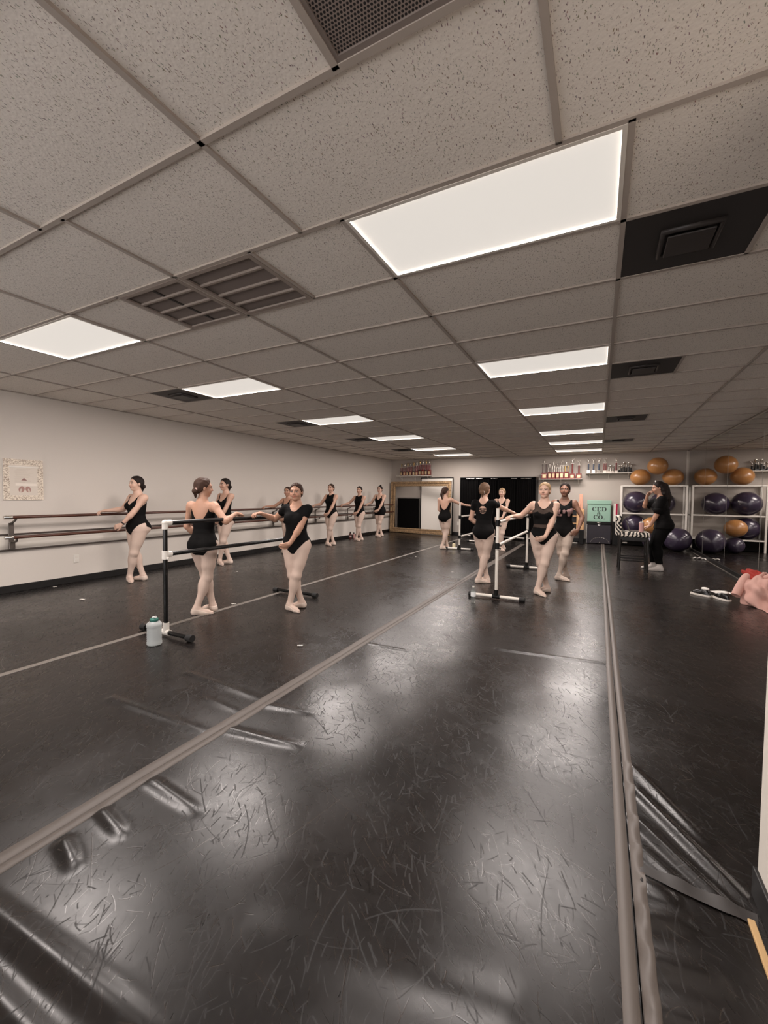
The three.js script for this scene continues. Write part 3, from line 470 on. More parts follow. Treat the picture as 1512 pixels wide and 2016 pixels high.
// ---------------------------------------------------------------- wooden cabinet, boxes
{
  const o = thing('wooden_cubby', 'unfinished pine cubby box on a black bench behind the dancers', 'cubby', [-0.65, 0.38, Z(13.75)]);
  part('side_panel', planar(rbox(-0.28, -0.262, 0, 0.64, -0.3, 0, 0.003), 'z', 'y', 0.4), M.pine, o); part('side_panel', planar(rbox(0.262, 0.28, 0, 0.64, -0.3, 0, 0.003), 'z', 'y', 0.4), M.pine, o);
  part('top_board', planar(rbox(-0.262, 0.262, 0.622, 0.64, -0.3, 0, 0.003), 'x', 'z', 0.4), M.pine, o); part('bottom_board', planar(rbox(-0.262, 0.262, 0, 0.018, -0.3, 0, 0.003), 'x', 'z', 0.4), M.pine, o); part('back_board', box(-0.262, 0.262, 0.018, 0.622, -0.3, -0.29), M.darkWood, o);
  for (const y of [0.2, 0.42]) part('shelf', planar(rbox(-0.262, 0.08, y, y + 0.018, -0.29, -0.01, 0.003), 'x', 'z', 0.4), M.pine, o);
  const d = part('door', planar(rbox(0.08, 0.262, 0.02, 0.62, -0.005, 0.012, 0.004), 'y', 'x', 0.4), M.pine, o); part('raised_panel', planar(rbox(0.105, 0.237, 0.09, 0.55, 0.012, 0.02, 0.005), 'y', 'x', 0.4), M.pine, d);
  const b = thing('black_bench', 'low black bench under the pine cubby', 'bench', [-0.65, 0, Z(13.75)]);
  part('top', rbox(-0.33, 0.28, 0.33, 0.38, -0.33, 0.02, 0.008), M.black, b); for (const x of [-0.3, 0.25]) for (const z of [-0.29, -0.02]) part('leg', rbox(x - 0.022, x + 0.022, 0, 0.33, z - 0.022, z + 0.022, 0.004), M.black, b);
  part('pale_stretcher', rbox(-0.05, 0.12, 0.005, 0.02, -0.01, 0.02, 0.003), M.white, b);
  const pl = single('wooden_plank', planar(rbox(-0.05, 0.05, 0, 0.45, -0.012, 0.012, 0.003), 'y', 'x', 0.4), M.pinePink, 'short pinkish plank standing upright on the pine cubby', 'plank', [-0.47, 1.02, Z(13.98)]); pl.rotation.x = -0.06;
  const tall = single('wooden_plank', planar(rbox(-0.19, 0.19, 0, 0.2, -0.009, 0.009, 0.003), 'x', 'y', 0.4), M.pinePink, 'wide pinkish board lying on edge on the pine cubby', 'plank', [-0.68, 1.02, Z(13.9)]); tall.rotation.x = -0.05;
  const k = thing('dark_bin', 'narrow black box between the pine cubby and the mint box stand', 'box', [-0.42, 0, Z(13.6)]); part('body', rbox(-0.06, 0.06, 0, 0.4, -0.1, 0.1, 0.008), M.black, k); part('lid', rbox(-0.065, 0.065, 0.4, 0.42, -0.105, 0.105, 0.005), M.trunk, k);
}
{
  const o = thing('storage_trunk', 'dark purple storage trunk with an arc of silver studs', 'trunk', [0.03, 0, Z(13.85)]);
  part('body', rbox(-0.31, 0.315, 0.015, 0.57, -0.42, 0, 0.012), M.trunk, o); part('lid', rbox(-0.325, 0.325, 0.57, 0.66, -0.43, 0.015, 0.012), M.black, o);
  part('edge_strip', rbox(-0.328, -0.312, 0.02, 0.57, -0.015, 0.01, 0.004), M.chrome, o); part('latch', rbox(-0.03, 0.03, 0.54, 0.575, 0, 0.02, 0.004), M.chrome, o); part('handle', tubeAlong([[-0.05, 0.64, 0.015], [-0.02, 0.625, 0.03], [0.02, 0.625, 0.03], [0.05, 0.64, 0.015]], 0.006, 16, 6), M.chrome, o);
  for (let i = 0; i < 13; i++) { const a = Math.PI * (0.02 + 0.96 * i / 12); part('stud', ball(0.011, 0.03 + Math.cos(a) * 0.235, 0.04 + Math.sin(a) * 0.155, 0.002, 8, 6), M.chrome, o); }
  part('centre_stud', ball(0.016, 0.03, 0.045, 0.003, 10, 8), M.chrome, o);
  const b = thing('mint_box', 'mint green box printed CED & CO. standing on the dark trunk', 'box', [0.02, 0.66, Z(13.83)]);
  part('body', rbox(-0.305, 0.305, 0, 0.53, -0.38, 0, 0.006), M.mint, b); part('lid', rbox(-0.32, 0.32, 0.53, 0.63, -0.395, 0.012, 0.006), M.mint, b); part('lid_rim', rbox(-0.32, 0.32, 0.524, 0.532, -0.39, 0.014, 0.002), M.mintDark, b);
  part('printed_front', new THREE.PlaneGeometry(0.59, 0.5).translate(0, 0.262, 0.0015), M.sign, b, 'flat print reading CED & CO.');
  const s = thing('mat_roll', 'white rolled mat with magenta band beside the mint box', 'mat', [0.46, 0.68, Z(13.95)]); part('white_roll', rod([0, 0, 0], [0, 0.52, 0], 0.075, 0.075, 18), M.white, s); part('magenta_band', new THREE.CylinderGeometry(0.077, 0.077, 0.52, 8, 1, true, -0.1, 0.65).translate(0, 0.26, 0), M.magenta, s);
  const k = thing('black_bin', 'black box under the white and magenta roll', 'box', [0.46, 0, Z(13.9)]); part('body', rbox(-0.075, 0.075, 0, 0.65, -0.2, 0.1, 0.01), M.black, k); part('lid', rbox(-0.08, 0.08, 0.65, 0.68, -0.205, 0.105, 0.008), M.blackGloss, k);
}
// ---------------------------------------------------------------- ball rack
{
  const o = thing('ball_rack', 'white metal two tier rack holding exercise balls in the corner', 'rack', [1.36, 0, Z(13.82)]);
  for (const x of [-0.77, 0.77]) for (const z of [0, -0.46]) part('post', rbox(x - 0.022, x + 0.022, 0, 1.73, z - 0.022, z + 0.022, 0.005), M.whiteShiny, o);
  for (const y of [0.3, 0.93, 1.715]) { for (const z of [0, -0.46]) part('rail', rbox(-0.75, 0.75, y - 0.018, y + 0.018, z - 0.018, z + 0.018, 0.005), M.whiteShiny, o); for (const x of [-0.77, 0.77]) part('side_rail', rbox(x - 0.015, x + 0.015, y - 0.015, y + 0.015, -0.44, -0.02, 0.004), M.whiteShiny, o); }
  part('black_base', rbox(-0.74, 0.74, 0.02, 0.28, -0.44, -0.05, 0.01), M.blackMatte, o);
  const eb = (r, squash, pos, mat, label, plug) => {
    const b = thing('exercise_ball', label, 'exercise ball', pos, 0, mat === M.ballGold ? 'gold exercise balls' : 'purple exercise balls');
    const prof = []; for (let i = 0; i <= 36; i++) { const t = -Math.PI / 2 + Math.PI * i / 36, rib = 1 + 0.003 * Math.sin(i * 2.6); prof.push([Math.max(0, r * Math.cos(t) * rib), r * squash * (1 + Math.sin(t))]); }
    part('shell', lathe(prof, 40), mat, b); if (plug) part('valve_mark', rod(...plug, 0.012, 0.008, 8), M.plug, b);
    return b;
  };
  eb(0.25, 0.95, [1.44, 2.03, Z(13.86)], M.ballGold, 'gold exercise ball on top of the two others'); eb(0.255, 0.92, [1.05, 1.734, Z(14.06)], M.ballGold, 'gold exercise ball at the top left of the rack'); eb(0.255, 0.9, [1.83, 1.734, Z(14.06)], M.ballGold, 'gold exercise ball at the top right behind the teacher');
  eb(0.325, 0.95, [0.95, 0.945, Z(14.0)], M.ballPurple, 'dark purple exercise ball on the middle tier, left', [[0.22, 0.38, 0.22], [0.19, 0.28, 0.255]]); eb(0.31, 0.95, [1.6, 0.945, Z(14.02)], M.ballPurple, 'dark purple exercise ball on the middle tier behind the teacher');
  eb(0.24, 0.9, [1.3, 0.42, Z(13.36)], M.ballGold, 'gold exercise ball on the lower tier beside the teacher'); eb(0.3, 0.95, [0.93, 0.315, Z(14.05)], M.ballPurple, 'dark purple exercise ball on the lower tier behind the tumbler');
  eb(0.315, 0.96, [1.85, 0, Z(13.1)], M.ballPurple, 'dark purple exercise ball on the floor against the mirror'); eb(0.21, 0.96, [1.3, 0, Z(13.4)], M.ballPurple, 'small purple ball on the floor under the gold one');
}
// ---------------------------------------------------------------- zebra chair with things on it
{
  const o = thing('zebra_bar_chair', 'black bar chair with zebra print seat and back in front of the teacher', 'chair', [0.62, 0, Z(9.22)]);
  part('seat', skewed(rbox(-0.26, 0.24, 0.64, 0.735, -0.23, 0.23, 0.03, 4), 0.6), M.zebra, o, 'zebra print seat cushion');
  const bk = part('backrest', skewed(rbox(-0.3, -0.2, 0.66, 1.04, -0.22, 0.22, 0.03, 4).rotateZ(0), 0.55), M.zebra, o, 'zebra print back cushion'); bk.rotation.z = 0.02;
  part('apron', rbox(-0.24, 0.22, 0.56, 0.645, -0.2, 0.2, 0.01), M.darkWood, o);
  for (const x of [-0.235, 0.2]) for (const z of [-0.19, 0.19]) part('leg', rod([x * 1.05, 0, z * 1.05], [x, 0.6, z], 0.02, 0.026, 10), M.darkWood, o);
  for (const z of [-0.2, 0.2]) { part('stretcher', rod([-0.24, 0.2, z], [0.205, 0.2, z], 0.012, 0.012, 8), M.darkWood, o); part('stretcher', rod([-0.24, 0.24, z], [0.205, 0.24, z], 0.01, 0.01, 8), M.darkWood, o); }
  for (const x of [-0.245, 0.21]) part('stretcher', rod([x, 0.3, -0.2], [x, 0.3, 0.2], 0.012, 0.012, 8), M.darkWood, o);
  part('glide', rbox(-0.2, -0.12, 0.52, 0.545, 0.2, 0.21, 0.003), M.chrome, o);
  const l = thing('laptop', 'open grey laptop on the zebra seat', 'laptop', [0.64, 0.737, Z(9.25)], Math.PI / 2);
  part('base', rbox(-0.15, 0.15, 0, 0.015, -0.1, 0.11, 0.004), M.laptop, l); const sc = part('lid', rbox(-0.15, 0.15, 0, 0.2, -0.006, 0.004, 0.003), M.laptop, l); sc.position.set(0, 0.012, -0.1); sc.rotation.x = -0.3; part('screen', box(-0.14, 0.14, 0.015, 0.19, 0.004, 0.006), M.screen, sc);
  const t = thing('tumbler', 'pink insulated tumbler on the zebra seat', 'tumbler', [0.72, 0.736, Z(9.02)]); part('body', lathe([[0, 0], [0.034, 0], [0.038, 0.01], [0.04, 0.17], [0.038, 0.176], [0, 0.176]], 20), M.tumbler, t); part('lid', lathe([[0, 0.176], [0.037, 0.176], [0.037, 0.19], [0.02, 0.196], [0, 0.196]], 20), M.white, t); part('straw', rod([0.008, 0.19, 0], [0.014, 0.25, 0], 0.004, 0.004, 6), M.white, t);
}
// ---------------------------------------------------------------- bottles and small things on the floor
{
  const j = thing('water_jug', 'large ribbed clear water jug with teal lid by the black barre', 'water jug', [-3.53, 0, Z(2.37)]);
  const prof = [[0, 0.002], [0.055, 0.002], [0.062, 0.01], [0.063, 0.03]]; for (let i = 0; i < 7; i++) { prof.push([0.057, 0.04 + i * 0.019], [0.0615, 0.048 + i * 0.019]); } prof.push([0.064, 0.178], [0.062, 0.195], [0.045, 0.212], [0.03, 0.216]);
  part('bottle', lathe(prof, 28), M.jug, j); part('cap', lathe([[0, 0.216], [0.036, 0.216], [0.036, 0.235], [0.03, 0.242], [0, 0.243]], 24), M.teal, j, 'teal screw lid'); part('spout', rod([-0.02, 0.245, 0], [0.028, 0.256, 0.004], 0.008, 0.011, 10), M.label, j);
  const b = thing('water_bottle', 'clear plastic water bottle beside the white barre foot', 'bottle', [-1.4, 0, Z(5.27)]);
  part('bottle', lathe([[0, 0.003], [0.024, 0.001], [0.032, 0.012], [0.029, 0.03], [0.032, 0.05], [0.029, 0.07], [0.032, 0.085], [0.032, 0.145], [0.024, 0.17], [0.013, 0.19], [0.0125, 0.2]], 20), M.bottleClear, b); part('wrap_label', lathe([[0.0325, 0.085], [0.0332, 0.087], [0.0332, 0.14], [0.0325, 0.142]], 20), M.label, b); part('cap', lathe([[0, 0.2], [0.0145, 0.2], [0.0145, 0.216], [0, 0.218]], 14), M.white, b);
  const f = thing('cream_flask', 'cream flask with black lid by the far barre', 'bottle', [-3.3, 0, Z(10.42)]); part('body', lathe([[0, 0], [0.04, 0], [0.042, 0.01], [0.042, 0.13], [0.025, 0.16], [0, 0.16]], 20), M.cream, f); part('lid', lathe([[0, 0.16], [0.026, 0.16], [0.026, 0.195], [0, 0.2]], 16), M.black, f);
  const r = thing('drink_bottle', 'dark red sports bottle on the floor at the left wall', 'bottle', [-6.9, 0, Z(11.15)]); part('body', lathe([[0, 0], [0.042, 0], [0.045, 0.02], [0.04, 0.08], [0.045, 0.14], [0.025, 0.17], [0, 0.17]], 18), M.redBrown, r); part('cap', lathe([[0, 0.17], [0.024, 0.17], [0.02, 0.2], [0.008, 0.225], [0, 0.226]], 14), M.black, r); part('band', lathe([[0.0415, 0.07], [0.043, 0.08], [0.0415, 0.1]], 18), M.label, r);
  const f2 = thing('steel_flask', 'pale pink flask behind the dark red bottle', 'bottle', [-6.9, 0, Z(11.36)]); part('body', lathe([[0, 0], [0.036, 0], [0.038, 0.13], [0.02, 0.15], [0, 0.15]], 18), M.tumbler, f2); part('cap', lathe([[0, 0.15], [0.022, 0.15], [0.022, 0.18], [0, 0.182]], 14), M.black, f2);
  const scrap = (x, r, w, d, turn, label) => { const g = new THREE.PlaneGeometry(w, d, 6, 4).rotateX(-Math.PI / 2), p = g.attributes.position; for (let i = 0; i < p.count; i++) p.setY(i, 0.004 + 0.006 * Math.abs(Math.sin(i * 1.7 + x))); g.computeVertexNormals(); single('paper_scrap', g, M.paper, label, 'paper', [x, 0.0015, Z(r)], turn, 'paper scraps on the floor'); };
  scrap(-2.36, 2.97, 0.05, 0.022, 0.5, 'white paper scrap on the dark floor in front of the black barre'); scrap(-3.98, 3.71, 0.06, 0.012, 0.4, 'thin white paper scrap on the pale tape behind the dancer'); scrap(-5.81, 2.94, 0.07, 0.03, 0.2, 'white paper scrap on the floor below the wall outlet'); scrap(-6.9, 3.14, 0.05, 0.03, 0.9, 'tiny white scrap against the left baseboard'); scrap(-5.6, 5.3, 0.03, 0.02, 1, 'small white speck of paper beyond the second dancer'); scrap(-2.3, 7.2, 0.035, 0.02, 0.3, 'small white scrap near the back facing dancer'); scrap(-3.6, 8.6, 0.03, 0.03, 0, 'tiny white scrap beside the pale tape line');
}
// ---------------------------------------------------------------- clothes heap, shoes
{
  const heap = (sx, sy, sz, sd, amp) => {
    const g = new THREE.SphereGeometry(1, 72, 40), p = g.attributes.position;
    for (let i = 0; i < p.count; i++) { let x = p.getX(i), y = p.getY(i), z = p.getZ(i); const a = Math.atan2(z, x), f = 1 + amp * Math.sin(a * 5 + 6 * y + sd) * 0.5 + amp * (vnoise(x * 3 + sd + 9, z * 3 + y * 4 + 9) - 0.5) * 2 + amp * 0.6 * Math.sin(9 * y + 5 * x + 3 * vnoise(x * 4 + 7, z * 4 + sd)); p.setXYZ(i, x * f * sx, Math.max(-0.35, y * f) * sy + 0.35 * sy, z * f * sz); }
    g.computeVertexNormals(); return g;
  };
  const o = thing('pink_clothes', 'heap of pink clothes with a red garment at the right edge', 'clothes', [1.94, 0.002, Z(6.98)]);
  part('sweater', heap(0.215, 0.31, 0.3, 1, 0.12), M.pink, o); part('hood', new THREE.TorusGeometry(0.09, 0.035, 10, 30, 4.9).rotateX(1.1).translate(0.08, 0.37, 0.06), M.pink, o);
  part('sleeve', tubeAlong([[-0.02, 0.34, -0.2], [-0.15, 0.33, -0.14], [-0.24, 0.22, -0.04], [-0.3, 0.1, 0.02]], 0.055, 20, 12), M.pink, o);
  part('hanging_edge', rbox(-0.1, 0.14, 0, 0.012, 0.3, 0.46, 0.005), M.pink, o);
  const rg = part('red_garment', heap(0.06, 0.1, 0.2, 4, 0.1), M.pinkDeep, o, 'dark red garment tucked into the heap'); rg.position.set(-0.07, 0.3, -0.1); rg.rotation.set(0.25, 0.5, 0);
  const s0 = thing('shoe', 'black shoe with white sole on its side, nearer the pink heap', 'shoe', [1.53, 0, Z(7.12)], 0.5, 'pair of black and white shoes');
  const sole = new THREE.Shape(); sole.moveTo(-0.035, -0.11); sole.bezierCurveTo(-0.05, -0.02, -0.05, 0.06, -0.03, 0.12); sole.bezierCurveTo(-0.01, 0.145, 0.02, 0.145, 0.035, 0.11); sole.bezierCurveTo(0.05, 0.05, 0.035, -0.02, 0.035, -0.11); sole.bezierCurveTo(0.02, -0.135, -0.02, -0.135, -0.035, -0.11);
  part('sole', new THREE.ExtrudeGeometry(sole, { depth: 0.018, bevelEnabled: true, bevelSize: 0.004, bevelThickness: 0.004, bevelSegments: 2 }).rotateX(-Math.PI / 2).translate(0, 0.004, 0), M.white, s0);
  part('upper', (() => { const g = new THREE.SphereGeometry(1, 24, 14, 0, Math.PI * 2, 0, Math.PI / 2), p = g.attributes.position; for (let i = 0; i < p.count; i++) { const z = p.getZ(i); p.setXYZ(i, p.getX(i) * 0.042, p.getY(i) * (z > 0 ? 0.095 : 0.065) + 0.022, z * 0.12); } g.computeVertexNormals(); return g; })(), M.blackGloss, s0);
  part('lining', ball(0.036, 0, 0.08, 0.055, 14, 8).scale(1, 0.6, 1.4).translate(0, 0.058, -0.03), M.paper, s0);
  copyOf(s0, [1.33, 0, Z(7.27)], 0.9, 'black shoe with white sole, farther from the pink heap');
  const t = single('white_towel', (() => { const g = new THREE.PlaneGeometry(0.2, 0.22, 16, 16).rotateX(-Math.PI / 2), p = g.attributes.position; for (let i = 0; i < p.count; i++) p.setY(i, 0.012 + 0.02 * vnoise(p.getX(i) * 20 + 5, p.getZ(i) * 14 + 5)); g.computeVertexNormals(); return g; })(), M.paper, 'white cloth between the shoes and the pink heap', 'cloth', [1.62, 0.0, Z(7.55)], 0.3);
  const c = single('tangled_cord', tubeAlong([[0, 0, 0], [0.04, 0.02, 0.03], [0.08, 0, -0.02], [0.12, 0.025, 0.04], [0.16, 0, 0], [0.2, 0.02, 0.06], [0.22, 0, 0.16]], 0.012, 60, 6), M.paper, 'tangled white cord on the floor by the mirror base', 'cord', [1.95, 0.014, Z(11.65)]);
}
// ---------------------------------------------------------------- people: smooth distance fields meshed into continuous surfaces
function fieldMesh(f, lo, hi, c, tint, lip = 1.7) {
  const n = [0, 1, 2].map((k) => Math.ceil((hi[k] - lo[k]) / c / 4) * 4 + 1), sx = 1, sy = n[0], sz = n[0] * n[1], val = new Float32Array(n[0] * n[1] * n[2]).fill(NaN), on = new Uint8Array(val.length);
  for (let K = 0; K < n[2] - 1; K += 4) for (let J = 0; J < n[1] - 1; J += 4) for (let I = 0; I < n[0] - 1; I += 4) {
    const d = f(lo[0] + (I + 2) * c, lo[1] + (J + 2) * c, lo[2] + (K + 2) * c); if (Math.abs(d) > lip * 3.47 * c + c) continue;
    for (let k = K; k <= K + 4; k++) for (let j = J; j <= J + 4; j++) for (let i = I; i <= I + 4; i++) { const q = i + j * sy + k * sz; if (val[q] !== val[q]) val[q] = f(lo[0] + i * c, lo[1] + j * c, lo[2] + k * c); if (i < I + 4 && j < J + 4 && k < K + 4) on[q] = 1; }
  }
  const id = new Int32Array(val.length).fill(-1), P = [], C = [], T = [], st = [sx, sy, sz];
  for (let k = 0; k < n[2] - 1; k++) for (let j = 0; j < n[1] - 1; j++) for (let i = 0; i < n[0] - 1; i++) {
    const q = i + j * sy + k * sz; if (!on[q]) continue;
    let m = 0; for (let b = 0; b < 8; b++) if (val[q + (b & 1) * sx + (b >> 1 & 1) * sy + (b >> 2) * sz] < 0) m |= 1 << b;
    if (m === 0 || m === 255) continue;
    let x = 0, y = 0, z = 0, w = 0;
    for (let a = 0; a < 3; a++) for (let b = 0; b < 8; b++) { if (b >> a & 1) continue; const e = b | 1 << a; if ((m >> b & 1) === (m >> e & 1)) continue; const v0 = val[q + (b & 1) + (b >> 1 & 1) * sy + (b >> 2) * sz], v1 = val[q + (e & 1) + (e >> 1 & 1) * sy + (e >> 2) * sz], t = v0 / (v0 - v1); x += (b & 1) + (a === 0 ? t : 0); y += (b >> 1 & 1) + (a === 1 ? t : 0); z += (b >> 2) + (a === 2 ? t : 0); w++; }
    const px = lo[0] + (i + x / w) * c, py = lo[1] + (j + y / w) * c, pz = lo[2] + (k + z / w) * c;
    id[q] = P.length / 3; P.push(px, py, pz); if (tint) C.push(...tint(px, py, pz));
  }
  for (let k = 1; k < n[2] - 1; k++) for (let j = 1; j < n[1] - 1; j++) for (let i = 1; i < n[0] - 1; i++) {
    const q = i + j * sy + k * sz; if (!on[q]) continue; const v0 = val[q];
    for (let a = 0; a < 3; a++) { const v1 = val[q + st[a]]; if (!(v0 < 0 !== v1 < 0) || v1 !== v1) continue; const b = st[(a + 1) % 3], e = st[(a + 2) % 3], A = id[q], B = id[q - b], D = id[q - b - e], E = id[q - e]; if (A < 0 || B < 0 || D < 0 || E < 0) continue; if (v0 < 0) T.push(A, B, D, A, D, E); else T.push(A, D, B, A, E, D); }
  }
  return { P, C, T };
}
function meshOf(list, s, mat4) {      // join field meshes into one geometry; mat4 per piece, s = body scale
  const p = [], c = [], t = [], v = new THREE.Vector3(); let o = 0;
  for (const [m, M4] of list) { for (let i = 0; i < m.P.length; i += 3) { v.set(m.P[i], m.P[i + 1], m.P[i + 2]); if (M4) v.applyMatrix4(M4); p.push(v.x * s, v.y * s, v.z * s); } for (const q of m.C) c.push(q); for (const q of m.T) t.push(q + o); o += m.P.length / 3; }
  const g = new THREE.BufferGeometry(); g.setAttribute('position', new THREE.Float32BufferAttribute(p, 3)); if (c.length) g.setAttribute('color', new THREE.Float32BufferAttribute(c, 3)); g.setIndex(t); g.computeVertexNormals(); return g;
}
const smin = (a, b, k) => { const h = Math.max(k - Math.abs(a - b), 0) / k; return Math.min(a, b) - h * h * k * 0.25; };
const smax = (a, b, k) => -smin(-a, -b, k);
function cap(x, y, z, a, b, ra, rb) { const bx = b[0] - a[0], by = b[1] - a[1], bz = b[2] - a[2], px = x - a[0], py = y - a[1], pz = z - a[2]; let t = (px * bx + py * by + pz * bz) / (bx * bx + by * by + bz * bz); t = t < 0 ? 0 : t > 1 ? 1 : t; return Math.hypot(px - bx * t, py - by * t, pz - bz * t) - ra - (rb - ra) * t; }
function ell(x, y, z, c, r) { const px = x - c[0], py = y - c[1], pz = z - c[2], k0 = Math.hypot(px / r[0], py / r[1], pz / r[2]), k1 = Math.hypot(px / r[0] / r[0], py / r[1] / r[1], pz / r[2] / r[2]); return k1 < 1e-9 ? -Math.min(...r) : k0 * (k0 - 1) / k1; }
const V = (a) => new THREE.Vector3(...a), A3 = (v) => [v.x, v.y, v.z], mixv = (a, b, t) => a.map((q, i) => q + (b[i] - q) * t);
function bend(a, target, l1, l2, pole) {      // two bone reach: returns the middle joint and the end
  const A = V(a), d = V(target).sub(A); let L = d.length(); const mx = (l1 + l2) * 0.997; if (L > mx) { d.multiplyScalar(mx / L); L = mx; } const E = A.clone().add(d), u = d.clone().normalize();
  const c = (l1 * l1 + L * L - l2 * l2) / (2 * L), h = Math.sqrt(Math.max(0, l1 * l1 - c * c)), p = V(pole).sub(u.clone().multiplyScalar(V(pole).dot(u))).normalize();
  return [A3(A.clone().add(u.multiplyScalar(c)).add(p.multiplyScalar(h))), A3(E)];
}
const TORSO = [[0.70, 0.05, 0.06, 0], [0.735, 0.11, 0.095, -0.004], [0.78, 0.158, 0.112, -0.012], [0.84, 0.166, 0.116, -0.016], [0.90, 0.152, 0.104, -0.01], [0.96, 0.128, 0.092, -0.002], [1.01, 0.12, 0.088, 0.002], [1.07, 0.126, 0.092, 0.002], [1.14, 0.138, 0.098, 0.002], [1.2, 0.142, 0.094, -0.004], [1.26, 0.142, 0.08, -0.014], [1.3, 0.118, 0.066, -0.02], [1.33, 0.075, 0.055, -0.024], [1.36, 0.05, 0.046, -0.02]];
const SKIN = { fair: [0.60, 0.385, 0.29], light: [0.54, 0.325, 0.235], tan: [0.43, 0.235, 0.155], brown: [0.20, 0.098, 0.062] };
const HAIR = { dark: [0.018, 0.012, 0.010], brown: [0.05, 0.027, 0.019], lightBrown: [0.13, 0.075, 0.045], blonde: [0.36, 0.235, 0.13] };
const lin = (c) => new THREE.Color().setRGB(...c);
const CLOTH = { black: phys(0xffffff, 0.8, { vertexColors: true, specularIntensity: 0.25 }), tights: std(lin([0.56, 0.42, 0.345]), 0.7), slipper: std(lin([0.62, 0.50, 0.42]), 0.6), sole: std(0x8d7a6c, 0.7), pants: phys(0x080707, 0.85, { specularIntensity: 0.25 }), sock: std(lin([0.55, 0.5, 0.46]), 0.85) };
const hairMats = {}; const skinMat = std(0xffffff, 0.52, { vertexColors: true });

